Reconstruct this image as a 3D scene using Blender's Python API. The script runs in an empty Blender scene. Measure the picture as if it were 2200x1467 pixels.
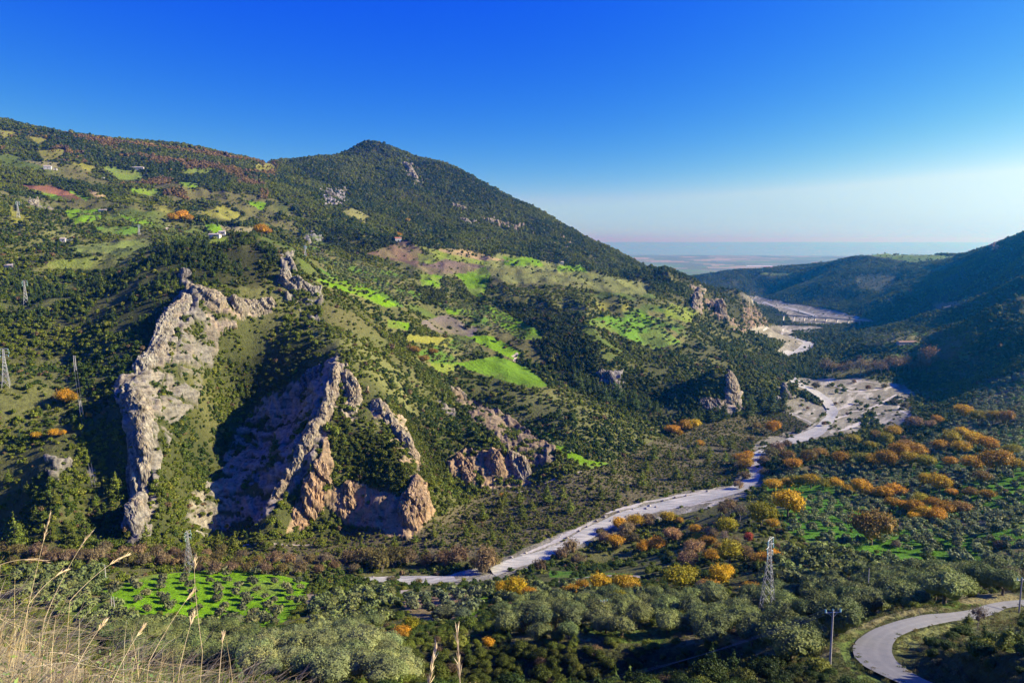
import bpy, math, random
import numpy as np
from mathutils import Vector

# ------------------------------------------------------------------ camera, sky, sun, exposure
S = bpy.context.scene
COL = S.collection
F_PX, HOR = 1650.0, 516.0                       # focal length and horizon row on the 2200 x 1467 photograph
PITCH = math.atan((733.5 - HOR) / F_PX)
cam_data = bpy.data.cameras.new('camera')
cam_data.sensor_width = 36.0
cam_data.lens = 36.0 * F_PX / 2200.0
cam_data.clip_start = 0.1
cam_data.clip_end = 400000.0
cam = bpy.data.objects.new('camera', cam_data)
cam.rotation_euler = (math.pi / 2 - PITCH, 0, 0)
COL.objects.link(cam)
S.camera = cam

SUN_AZ, SUN_EL = math.radians(89.0), math.radians(28.0)   # azimuth clockwise from the view axis (+Y)
wd = bpy.data.worlds.new('World')
S.world = wd
wd.use_nodes = True
wn, wl = wd.node_tree.nodes, wd.node_tree.links
sky = wn.new('ShaderNodeTexSky')
sky.sky_type = 'NISHITA'
sky.sun_disc = False
sky.sun_elevation = SUN_EL
sky.sun_rotation = SUN_AZ
sky.altitude = 1500.0
sky.air_density = 0.8
sky.dust_density = 0.6
sky.ozone_density = 6.0
# per-channel response: a polarised, strongly saturated winter sky (deep blue overhead, pale at the horizon)
sep = wn.new('ShaderNodeSeparateColor'); cmb = wn.new('ShaderNodeCombineColor')
wl.new(sky.outputs['Color'], sep.inputs['Color'])
chan = []
for ch, (gain, pw) in enumerate(((300.0, 3.2), (25.5, 1.8), (10.8, 0.85))):
    m1 = wn.new('ShaderNodeMath'); m1.operation = 'MULTIPLY'; m1.inputs[1].default_value = 0.1
    m2 = wn.new('ShaderNodeMath'); m2.operation = 'POWER'; m2.inputs[1].default_value = pw
    m3 = wn.new('ShaderNodeMath'); m3.operation = 'MULTIPLY'; m3.inputs[1].default_value = gain
    wl.new(sep.outputs[ch], m1.inputs[0]); wl.new(m1.outputs[0], m2.inputs[0]); wl.new(m2.outputs[0], m3.inputs[0])
    if ch == 2:
        m4 = wn.new('ShaderNodeMath'); m4.operation = 'MAXIMUM'; m4.inputs[1].default_value = 7.5
        wl.new(m3.outputs[0], m4.inputs[0]); m3 = m4
    chan.append(m3)
for lo, hi, k in ((1, 2, 0.79), (0, 1, 0.64)):          # keep the horizon pale blue instead of pink
    mk = wn.new('ShaderNodeMath'); mk.operation = 'MULTIPLY'; mk.inputs[1].default_value = k
    mn = wn.new('ShaderNodeMath'); mn.operation = 'MINIMUM'
    wl.new(chan[hi].outputs[0], mk.inputs[0]); wl.new(mk.outputs[0], mn.inputs[1]); wl.new(chan[lo].outputs[0], mn.inputs[0])
    chan[lo] = mn
# the sky brightens towards the sun (as through a polarising filter, darkest at right angles to it)
tcw = wn.new('ShaderNodeTexCoord')
dot = wn.new('ShaderNodeVectorMath'); dot.operation = 'DOT_PRODUCT'
dot.inputs[1].default_value = (math.sin(SUN_AZ) * math.cos(SUN_EL), math.cos(SUN_AZ) * math.cos(SUN_EL), math.sin(SUN_EL))
wl.new(tcw.outputs['Generated'], dot.inputs[0])
for ch, top in ((0, 1.7), (1, 1.38), (2, 1.08)):
    mr = wn.new('ShaderNodeMapRange'); mr.interpolation_type = 'SMOOTHSTEP'
    for nm, v in (('From Min', 0.1), ('From Max', 0.75), ('To Min', 1.0), ('To Max', top)): mr.inputs[nm].default_value = v
    mm = wn.new('ShaderNodeMath'); mm.operation = 'MULTIPLY'
    wl.new(dot.outputs['Value'], mr.inputs['Value']); wl.new(mr.outputs['Result'], mm.inputs[0]); wl.new(chan[ch].outputs[0], mm.inputs[1])
    wl.new(mm.outputs[0], cmb.inputs[ch])
bg = wn['Background']
bg.inputs['Strength'].default_value = 0.0515
wl.new(cmb.outputs['Color'], bg.inputs['Color'])

sun_data = bpy.data.lights.new('sun', 'SUN')
sun_data.energy = 5.0
sun_data.angle = math.radians(0.5)
sun_data.color = (1.0, 0.91, 0.74)
sun = bpy.data.objects.new('sun', sun_data)
sdir = Vector((math.sin(SUN_AZ) * math.cos(SUN_EL), math.cos(SUN_AZ) * math.cos(SUN_EL), math.sin(SUN_EL)))
sun.rotation_euler = sdir.to_track_quat('Z', 'Y').to_euler()
COL.objects.link(sun)

S.view_settings.view_transform = 'Standard'
S.view_settings.look = 'None'
S.view_settings.exposure = 1.15
S.view_settings.gamma = 1.0
S.render.engine = 'CYCLES'
S.cycles.max_bounces = 4
S.cycles.diffuse_bounces = 1
S.cycles.glossy_bounces = 1
S.cycles.transmission_bounces = 2
S.cycles.volume_bounces = 0
S.cycles.use_denoising = True
S.cycles.denoiser = 'OPENIMAGEDENOISE'
S.cycles.denoising_input_passes = 'RGB_ALBEDO_NORMAL'
S.cycles.sample_clamp_indirect = 3.0

RNG = np.random.default_rng(7)
random.seed(7)
HAZE_DENSITY = 7e-5

# ------------------------------------------------------------------ projection helpers
ct_, st_ = math.cos(PITCH), math.sin(PITCH)
def ray(px, py):
    cx = (np.asarray(px, float) - 1100.0) / F_PX
    cy = (733.5 - np.asarray(py, float)) / F_PX
    x, y, z = cx, ct_ + cy * st_, -st_ + cy * ct_
    h = np.hypot(x, y)
    return np.arctan2(x, y), z / h
def project(x, y, z):
    dep = y * ct_ - z * st_
    dep = np.where(dep < 0.01, 0.01, dep)
    return 1100.0 + F_PX * x / dep, 733.5 - F_PX * (y * st_ + z * ct_) / dep

# ------------------------------------------------------------------ numpy noise
def _h(ix, iy, iz=0, seed=0):
    n = (ix * 374761393 + iy * 668265263 + iz * 2147483647 + seed * 974711) & 0xffffffff
    n = ((n ^ (n >> 13)) * 1274126177) & 0xffffffff
    n = ((n ^ (n >> 16)) * 2246822519) & 0xffffffff
    return ((n ^ (n >> 15)) & 0xffffff) / float(0xffffff)
def vn2(x, y, seed=0):
    ix, iy = np.floor(x).astype(np.int64), np.floor(y).astype(np.int64)
    fx, fy = x - ix, y - iy
    ux, uy = fx * fx * (3 - 2 * fx), fy * fy * (3 - 2 * fy)
    a, b = _h(ix, iy, 0, seed), _h(ix + 1, iy, 0, seed)
    c, d = _h(ix, iy + 1, 0, seed), _h(ix + 1, iy + 1, 0, seed)
    return (a + (b - a) * ux) * (1 - uy) + (c + (d - c) * ux) * uy
def fbm2(x, y, oct=4, seed=0, gain=0.5):
    s, a, t = 0.0, 1.0, 0.0
    for o in range(oct):
        s = s + a * vn2(x * 2 ** o + 17.3 * o, y * 2 ** o - 9.1 * o, seed + o)
        t += a
        a *= gain
    return s / t
def ridge2(x, y, oct=4, seed=0, gain=0.5):
    s, a, t = 0.0, 1.0, 0.0
    for o in range(oct):
        s = s + a * (1 - np.abs(2 * vn2(x * 2 ** o + 31.7 * o, y * 2 ** o + 5.3 * o, seed + o) - 1))
        t += a
        a *= gain
    return s / t
def vn3(x, y, z, seed=0):
    ix, iy, iz = (np.floor(v).astype(np.int64) for v in (x, y, z))
    fx, fy, fz = x - ix, y - iy, z - iz
    ux, uy, uz = (f * f * (3 - 2 * f) for f in (fx, fy, fz))
    def pl(k):
        a, b = _h(ix, iy, iz + k, seed), _h(ix + 1, iy, iz + k, seed)
        c, d = _h(ix, iy + 1, iz + k, seed), _h(ix + 1, iy + 1, iz + k, seed)
        return (a + (b - a) * ux) * (1 - uy) + (c + (d - c) * ux) * uy
    p0, p1 = pl(0), pl(1)
    return p0 + (p1 - p0) * uz
def ridge3(x, y, z, oct=4, seed=0, gain=0.55):
    s, a, t = 0.0, 1.0, 0.0
    for o in range(oct):
        k = 2 ** o
        s = s + a * (1 - np.abs(2 * vn3(x * k + 3.7 * o, y * k, z * k + 8.1 * o, seed + o) - 1))
        t += a
        a *= gain
    return s / t
def sstep(a, b, x):
    t = np.clip((x - a) / (b - a), 0, 1)
    return t * t * (3 - 2 * t)
def in_poly(px, py, poly):
    r = np.zeros(px.shape, bool)
    n = len(poly)
    for i in range(n):
        x1, y1 = poly[i]
        x2, y2 = poly[(i + 1) % n]
        if y1 == y2:
            continue
        c = ((y1 > py) != (y2 > py)) & (px < (x2 - x1) * (py - y1) / (y2 - y1) + x1)
        r ^= c
    return r

# ------------------------------------------------------------------ terrain: control points (row, column of the view and distance) -> height field
def zfloor(d):
    return np.interp(d, [300, 550, 700, 1100, 1600, 2300, 3400, 5000, 8000, 14000, 18600, 19500, 30000],
                     [-212, -213, -214, -222, -231, -242, -258, -300, -330, -345, -350, -353, -400])
FLOOR_PTS = [(0,1195),(200,1190),(450,1185),(700,1165),(1000,1140),(1200,1075),(1350,1010),(1450,960),(1600,905),(1680,890),
 (800,1245),(950,1240),(1070,1215),(1250,1150),(1400,1090),(1500,1060),(1600,1030),(1630,970),(1780,900),(1720,820),(1800,830),
 (1900,850),(1980,840),(1990,880),(1900,920),(1800,930),(1700,960),(1680,750),(1740,740),(1620,712),(1700,720),(1750,690),(1850,692),
 (1650,660),(1750,670),(1830,690),(1600,640),(1650,640),(1700,655),(1780,680),(1300,1215),(1450,1180),(300,1172),(430,1135),(560,1122),
 (850,1152),(740,1130),(640,1142),(920,1110),(950,1045),(1060,1040),(1130,1035),(1400,922),(1570,885),(1690,862),(1600,716),(1630,702),
 (1850,960),(1951,703),(1820,794),(1900,800),(1960,815),(1985,835),(2030,870),(1620,645),(1700,665),(1800,690),(1760,720),(1740,770),(1740,800),(1780,745)]
PTS = """1700 1000 720,1650 1080 560,1900 1080 560,1900 1000 700,2000 950 810,1750 1120 480,1900 1150 440,2050 1130 470,2190 1150 430,
2190 1050 580,2190 950 760,2190 880 900,2050 1050 590,2050 920 860,1550 1150 430,1600 1100 520,
1700 1280 250,1640 1330 225,1783 1432 135,1863 1292 225,1750 1190 340,1950 1225 300,2150 1250 265,1750 1172 410,1950 1198 385,2150 1228 345,

2050 1370 128,2150 1345 138,2100 1440 100,2200 1460 95,2000 1430 105,
1700 1440 150,1500 1465 181,1300 1465 184,1000 1465 188,1500 1402 187,1300 1400 191,1000 1402 198,1300 1560 166,1000 1560 166,1500 1550 164,1200 1380 197,1000 1380 206,1300 1300 260,1500 1280 270,1100 1290 280,
1300 1250 330,1500 1220 350,1640 1250 290,100 1250 480,300 1230 480,280 1290 420,450 1235 470,450 1340 380,620 1300 400,550 1400 220,
400 1420 200,700 1350 290,800 1400 165,850 1460 140,650 1450 150,900 1330 290,950 1290 340,850 1280 380,600 1240 460,200 1400 230,0 1400 240,
12 835 720,0 1000 650,100 1000 620,0 1100 625,150 1100 580,55 655 1050,0 700 950,150 650 1000,150 780 790,200 740 800,250 700 820,100 900 690,
200 900 670,230 1000 620,240 1100 580,
420 620 800,380 652 790,350 715 745,330 785 705,280 842 660,300 900 630,310 980 600,310 1060 575,295 1120 555,
430 720 750,400 800 705,400 850 700,390 900 665,385 1000 610,375 1090 575,480 640 805,560 640 830,500 700 775,560 720 785,520 800 765,480 870 745,450 950 700,435 1040 635,570 760 770,
520 510 960,440 540 920,350 560 930,600 560 900,620 610 860,680 640 840,640 690 795,560 600 870,520 530 1150,400 540 1150,300 600 1000,
725 775 690,700 800 680,705 890 640,650 990 600,600 1070 570,640 860 725,560 910 735,500 985 685,450 1075 610,690 800 705,560 1050 610,640 930 660,680 700 770,620 740 760,
760 740 720,800 800 690,850 870 660,880 960 610,900 1040 575,760 850 665,760 950 615,800 1000 590,850 1055 565,700 1020 585,
930 870 780,920 960 690,890 800 790,970 840 830,1050 880 780,1130 930 730,1190 975 690,1000 880 870,1075 930 800,1140 975 745,
1000 940 710,1060 965 690,1120 980 690,1200 1000 670,1300 1000 690,
1080 790 960,1170 830 910,960 770 940,1060 740 1040,1100 700 1130,930 690 1060,760 610 1010,850 650 990,820 700 900,850 760 830,880 720 920,
1010 600 1450,1080 560 1650,1200 600 1520,1330 600 1520,880 540 1600,950 570 1550,1150 560 1700,980 640 1260,1100 650 1280,
700 530 1500,760 560 1400,900 625 1230,1150 690 1130,1130 620 1320,1200 690 1170,1280 770 1030,1230 820 990,1330 700 1220,1420 730 1160,
1440 690 1250,1380 640 1400,1250 640 1350,1450 640 1500,1480 600 1750,1540 620 1750,1580 645 1800,1600 680 1900,1540 690 1500,1560 740 1350,
1620 780 1250,1650 830 1120,1570 830 1010,1500 800 1080,1400 800 1060,1400 860 980,1300 820 990,1200 900 800,1300 900 850,1250 960 720,
1100 850 880,1620 668 2120,
200 400 1900,100 410 1850,0 420 1800,200 465 1550,40 470 1450,230 550 1250,60 550 1250,0 600 1150,300 520 1350,450 500 1450,480 460 1650,
600 480 1600,350 460 1600,600 420 1900,300 400 1950,400 380 2000,250 370 2050,100 357 2050,0 330 2150,0 280 2350,
700 400 2150,800 400 2200,900 400 2300,800 480 1850,900 480 1950,1000 480 2050,1000 430 2250,1100 510 2000,1200 540 1950,1300 575 1850,
700 450 1850,860 515 1720,800 340 2500,720 350 2400,
1800 610 3300,1900 640 2700,1700 620 3500,2200 500 2900,2130 525 3000,2060 555 3200,2000 610 2700,2100 600 2500,1950 650 2500,2200 560 2300,
2000 680 2200,2350 430 2800,2500 380 2700,2200 592 1950,2100 640 2000,2020 672 2050,2200 618 2120,2100 666 2170,2200 637 1550,2120 672 1620,
2046 708 1700,2200 670 1720,2120 704 1800,2200 720 1350,2130 760 1350,2200 790 1150,2100 790 1330,2080 850 1100,2150 830 1120,
1850 757 1430,1950 762 1420,2060 775 1390,1900 735 1540,2000 735 1520,1900 705 1750,2050 740 1450,
2400 1250 250,2400 1450 100,2500 1350 130,2500 1000 600,2500 800 1000,2500 700 1300,2500 560 1900,
-300 1190 600,-300 900 700,-300 600 1100,-300 350 2100,-300 220 2500,-700 1190 650,-700 600 1100,-700 220 2500"""
SKYLINE = [(0,244,2500),(100,278,2500),(200,293,2500),(300,304,2500),(400,311,2450),(450,318,2400),(520,332,2350),(600,346,2400),
 (650,338,2520),(700,330,2600),(735,321,2640),(762,305,2650),(792,290,2650),(830,300,2620),(864,322,2600),(905,339,2580),(939,343,2550),(990,364,2500),(1041,393,2450),
 (1109,427,2400),(1160,452,2350),(1211,478,2300),(1280,512,2250),(1331,540,2200),(1395,581,2100)]
R0 = [(1493,595,4200),(1527,587,4200),(1573,582,4150),(1641,583,4100),(1709,582,4000),(1732,577,4000),(1766,569,3950),(1800,559,3900),(1870,546,3800),(1960,548,3700),(2060,555,3600)]
cp = []
for px, py in FLOOR_PTS:
    a, t = ray(px, py)
    d = 800.0
    for _ in range(40):
        d = 0.5 * d + 0.5 * float(zfloor(d)) / float(t)
    cp.append((float(a), math.log(d), float(t)))
def add_cp(px, py, d):
    a, t = ray(px, py)
    cp.append((float(a), math.log(d), float(t)))
for row in PTS.replace('\n', '').split(','):
    px, py, d = map(float, row.split())
    add_cp(px, py, d)
ROAD_L = [(2270,1284),(2160,1292),(2120,1300),(2085,1312),(2040,1318),(1985,1322),(1930,1335),(1880,1352),(1846,1374),(1835,1392),(1840,1412),(1860,1432),(1900,1452),(1940,1470),(1985,1490)]
ROAD_R = [(2275,1296),(2165,1304),(2138,1318),(2100,1329),(2050,1333),(2000,1343),(1960,1353),(1926,1368),(1913,1385),(1911,1402),(1920,1420),(1945,1440),(1975,1457),(2005,1470),(2040,1488)]
ROAD_Z = [-74, -72, -70.5, -69, -67.3, -65.5, -63.6, -61.8, -60.2, -59, -57.8, -56.6, -55.4, -54.2, -53]
def at_z(px, py, z):
    a, t = ray(px, py)
    d = z / float(t)
    return np.array([d * math.sin(float(a)), d * math.cos(float(a)), z])
for side_ in (ROAD_L, ROAD_R):
    for (px, py), z in zip(side_, ROAD_Z):
        q = at_z(px, py, z)
        add_cp(px, py, math.hypot(q[0], q[1]))
for px, py, d in SKYLINE + R0:
    py += 5 if d < 3000 else 2
    add_cp(px, py, d)
    a, t = ray(px, py)
    z = float(t) * d
    for k, zz in ((1.22, z - (130 if d < 3000 else 60)), (1.7, -225 if d < 3000 else -300)):
        cp.append((float(a), math.log(d * k), zz / (d * k)))
for px in range(-1400, 3700, 300):
    a, _ = ray(px, HOR)
    for d, z in ((14, -15.5), (40, -33), (70, -48), (6500, -315), (8500, -332), (14000, -345), (18000, -349), (20500, -358), (30000, -420)):
        cp.append((float(a), math.log(d), z / d))
cp = np.array(cp)
C2 = 0.012 ** 2
def _phi(da, dl):
    return np.sqrt(da * da + dl * dl + C2)
n = len(cp)
A = np.zeros((n + 3, n + 3))
A[:n, :n] = _phi(cp[:, None, 0] - cp[None, :, 0], cp[:, None, 1] - cp[None, :, 1]) + np.eye(n) * -2e-4
A[:n, n] = 1; A[:n, n + 1] = cp[:, 0]; A[:n, n + 2] = cp[:, 1]
A[n:, :n] = A[:n, n:].T
W = np.linalg.solve(A, np.concatenate([cp[:, 2], np.zeros(3)]))
ca = np.radians(np.linspace(-56, 56, 281))
cl = np.linspace(math.log(14), math.log(30000), 420)
T0 = np.zeros((len(ca), len(cl)))
for i, a in enumerate(ca):
    T0[i] = _phi(a - cp[None, :, 0], cl[:, None] - cp[None, :, 1]) @ W[:n] + W[n] + W[n + 1] * a + W[n + 2] * cl
def blur(M, it=1):
    for _ in range(it):
        P = np.pad(M, 1, mode='edge')
        M = (P[:-2, 1:-1] + 2 * P[1:-1, 1:-1] + P[2:, 1:-1]) / 4
        P = np.pad(M, 1, mode='edge')
        M = (P[1:-1, :-2] + 2 * P[1:-1, 1:-1] + P[1:-1, 2:]) / 4
    return M
T0 = blur(T0, 1)
def bil(M, ga, gl, A_, L_):
    fa = np.interp(A_, ga, np.arange(len(ga)))
    fl = np.interp(L_, gl, np.arange(len(gl)))
    i, j = np.minimum(fa.astype(int), len(ga) - 2), np.minimum(fl.astype(int), len(gl) - 2)
    u, v = fa - i, fl - j
    return (M[i, j] * (1 - u) + M[i + 1, j] * u) * (1 - v) + (M[i, j + 1] * (1 - u) + M[i + 1, j + 1] * u) * v

az = np.radians(np.concatenate([np.arange(-56, -35.5, 0.4), np.arange(-35.5, 35.5, 0.06), np.arange(35.5, 56.1, 0.4)]))
def logrange(a, b, r):
    return np.arange(math.log(a), math.log(b), r)
ld = np.concatenate([logrange(14, 80, 0.02), logrange(80, 450, 0.006), logrange(450, 1300, 0.0027), logrange(1300, 3000, 0.0045),
                     logrange(3000, 5000, 0.008), logrange(5000, 30000, 0.03)])
AZ, LD = np.meshgrid(az, ld, indexing='ij')
D = np.exp(LD)
TX, TY = D * np.sin(AZ), D * np.cos(AZ)
TZ = bil(T0, ca, cl, AZ, LD) * D
HILL = sstep(12, 75, TZ - zfloor(D)) * sstep(60, 300, D) * (1 - sstep(4500, 6000, D))
sc = np.clip(D / 1000.0, 0.25, 1.6) * (1 - 0.62 * sstep(1650, 2150, D))
TZ = TZ + HILL * sc * ((ridge2(TX / 230, TY / 230, 3, 11) - 0.62) * 34 + (ridge2(TX / 75, TY / 75, 3, 21) - 0.6) * 11
                       + (fbm2(TX / 22, TY / 22, 2, 31) - 0.5) * 4)
TZ = TZ + (fbm2(TX / 30, TY / 30, 3, 5) - 0.5) * (0.3 + 1.2 * HILL) * sstep(60, 200, D)
_ra = np.array([at_z(*p, z) for p, z in zip(ROAD_L, ROAD_Z)]); _rb = np.array([at_z(*p, z) for p, z in zip(ROAD_R, ROAD_Z)])
_rc = np.concatenate([(_ra[:-1] * (1 - f) + _ra[1:] * f) * 0.5 + (_rb[:-1] * (1 - f) + _rb[1:] * f) * 0.5 for f in np.linspace(0, 1, 12)])
_k = np.nonzero((D > 85) & (D < 185) & (AZ > 0.3))
_d2 = (TX[_k][:, None] - _rc[None, :, 0]) ** 2 + (TY[_k][:, None] - _rc[None, :, 1]) ** 2
_m = _d2.argmin(1); _w = sstep(9.0, 3.6, np.sqrt(_d2.min(1)))
TZ[_k] = TZ[_k] * (1 - _w) + (_rc[_m, 2] - 0.25) * _w
TT = TZ / D
CM = np.maximum.accumulate(TT, axis=1)
VIS = TT >= np.concatenate([np.full((len(az), 1), -9.0), CM[:, :-1]], axis=1) - 0.004
PX, PY = project(TX, TY, TZ)

def hit(px, py):
    """world point of the terrain seen at a photograph pixel"""
    a, t = ray(px, py)
    i = int(np.clip(np.searchsorted(az, float(a)), 1, len(az) - 1))
    if abs(az[i - 1] - a) < abs(az[i] - a):
        i -= 1
    j = int(np.searchsorted(CM[i], float(t)))
    j = min(j, len(ld) - 1)
    d = math.exp(ld[j])
    return np.array([d * math.sin(float(a)), d * math.cos(float(a)), TZ[i, j]])
def zt(x, y):
    x, y = np.asarray(x, float), np.asarray(y, float)
    return bil(TZ, az, ld, np.arctan2(x, y), np.log(np.maximum(np.hypot(x, y), 14.0)))

# ------------------------------------------------------------------ tagging helpers
def tag(o, label=None, cat=None, group=None, kind=None):
    if label: o['label'] = label
    if cat: o['category'] = cat
    if group: o['group'] = group
    if kind: o['kind'] = kind
    return o
def mesh_from(name, verts, faces, mats=(), smooth=False, quads=True):
    """numpy verts (n,3) and equal-sided faces (m,k) -> mesh"""
    verts = np.ascontiguousarray(verts, np.float32)
    faces = np.ascontiguousarray(faces, np.int32)
    me = bpy.data.meshes.new(name)
    k = faces.shape[1]
    me.vertices.add(len(verts)); me.vertices.foreach_set('co', verts.ravel())
    me.loops.add(faces.size); me.loops.foreach_set('vertex_index', faces.ravel())
    me.polygons.add(len(faces))
    me.polygons.foreach_set('loop_start', np.arange(0, faces.size, k, dtype=np.int32))
    me.update(calc_edges=True)
    me.polygons.foreach_set('use_smooth', np.full(len(faces), smooth))
    for m in mats: me.materials.append(m)
    me.validate()
    return me
def link(name, me, parent=None, loc=None):
    o = bpy.data.objects.new(name, me)
    COL.objects.link(o)
    if parent: o.parent = parent
    if loc is not None: o.location = loc
    return o
def empty(name, loc, rz=0.0, s=1.0):
    o = bpy.data.objects.new(name, None)
    o.location = loc; o.rotation_euler = (0, 0, rz); o.scale = (s, s, s)
    o.empty_display_size = 0.5
    COL.objects.link(o)
    return o
def grid_faces(nu, nv):
    i = np.arange(nu * nv).reshape(nu, nv)
    return np.stack([i[:-1, :-1], i[1:, :-1], i[1:, 1:], i[:-1, 1:]], -1).reshape(-1, 4)
def add_attr(me, name, arr, typ='FLOAT', dom='POINT'):
    at = me.attributes.new(name, typ, dom)
    key = {'FLOAT': 'value', 'INT': 'value', 'FLOAT_COLOR': 'color', 'FLOAT_VECTOR': 'vector'}[typ]
    at.data.foreach_set(key, np.ascontiguousarray(arr, np.int32 if typ == 'INT' else np.float32).ravel())

class NT:
    """small node-tree writer"""
    def __init__(s, name):
        s.m = bpy.data.materials.new(name); s.m.use_nodes = True
        s.t = s.m.node_tree; s.t.nodes.clear()
        s.out = s.t.nodes.new('ShaderNodeOutputMaterial')
    def n(s, typ, props=None, **ins):
        nd = s.t.nodes.new(typ)
        for k, v in (props or {}).items(): setattr(nd, k, v)
        for k, v in ins.items():
            k = k.replace('_', ' ')
            sock = nd.inputs[k] if k in nd.inputs else nd.inputs[int(k[1:])]
            if hasattr(v, 'is_linked') or isinstance(v, bpy.types.NodeSocket): s.t.links.new(v, sock)
            else: sock.default_value = v
        return nd
    def mix(s, a, b, f, mode='MIX'):
        nd = s.t.nodes.new('ShaderNodeMix'); nd.data_type = 'RGBA'; nd.blend_type = mode
        for sock, v in ((nd.inputs[0], f), (nd.inputs[6], a), (nd.inputs[7], b)):
            if isinstance(v, bpy.types.NodeSocket): s.t.links.new(v, sock)
            else: sock.default_value = v
        return nd.outputs[2]
    def ramp(s, fac, stops):
        nd = s.t.nodes.new('ShaderNodeValToRGB')
        el = nd.color_ramp.elements
        while len(el) < len(stops): el.new(0.5)
        for e, (p, c) in zip(el, stops): e.position = p; e.color = (*c, 1) if len(c) == 3 else c
        s.t.links.new(fac, nd.inputs[0])
        return nd.outputs[0]
    def noise(s, scale, detail=4, rough=0.55, vec=None, dist=0.0):
        nd = s.n('ShaderNodeTexNoise', Scale=scale, Detail=detail, Roughness=rough, Distortion=dist)
        if vec is not None: s.t.links.new(vec, nd.inputs['Vector'])
        return nd.outputs['Fac']
    def done(s, shader):
        s.t.links.new(shader, s.out.inputs['Surface'])
        return s.m
def simple_mat(name, col, rough=0.8, metal=0.0, var=0.25, scale=3.0, bump=0.0):
    t = NT(name)
    tc = t.n('ShaderNodeTexCoord').outputs['Object']
    nz = t.noise(scale, 5, 0.6, tc)
    c = t.ramp(nz, [(0.25, tuple(x * (1 - var) for x in col)), (0.75, tuple(min(1, x * (1 + var)) for x in col))])
    b = t.n('ShaderNodeBsdfPrincipled', Base_Color=c, Roughness=rough, Metallic=metal)
    b.inputs['Specular IOR Level'].default_value = 0.25
    if bump:
        bp = t.n('ShaderNodeBump', Height=nz, Strength=bump, Distance=0.1)
        t.t.links.new(bp.outputs[0], b.inputs['Normal'])
    return t.done(b.outputs[0])

# ------------------------------------------------------------------ land cover (ground colours laid on the terrain, with one gully's painted shade)
GREEN, PALEG, YELG = (0.125, 0.235, 0.006), (0.155, 0.205, 0.024), (0.20, 0.20, 0.032)
BROWN, REDS, GREYS, STRAW = (0.13, 0.085, 0.055), (0.20, 0.095, 0.05), (0.15, 0.125, 0.10), (0.27, 0.20, 0.10)
ROCK, OROCK, SCREE, GRAVEL = (0.225, 0.215, 0.175), (0.29, 0.22, 0.13), (0.19, 0.183, 0.15), (0.235, 0.22, 0.155)
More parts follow.
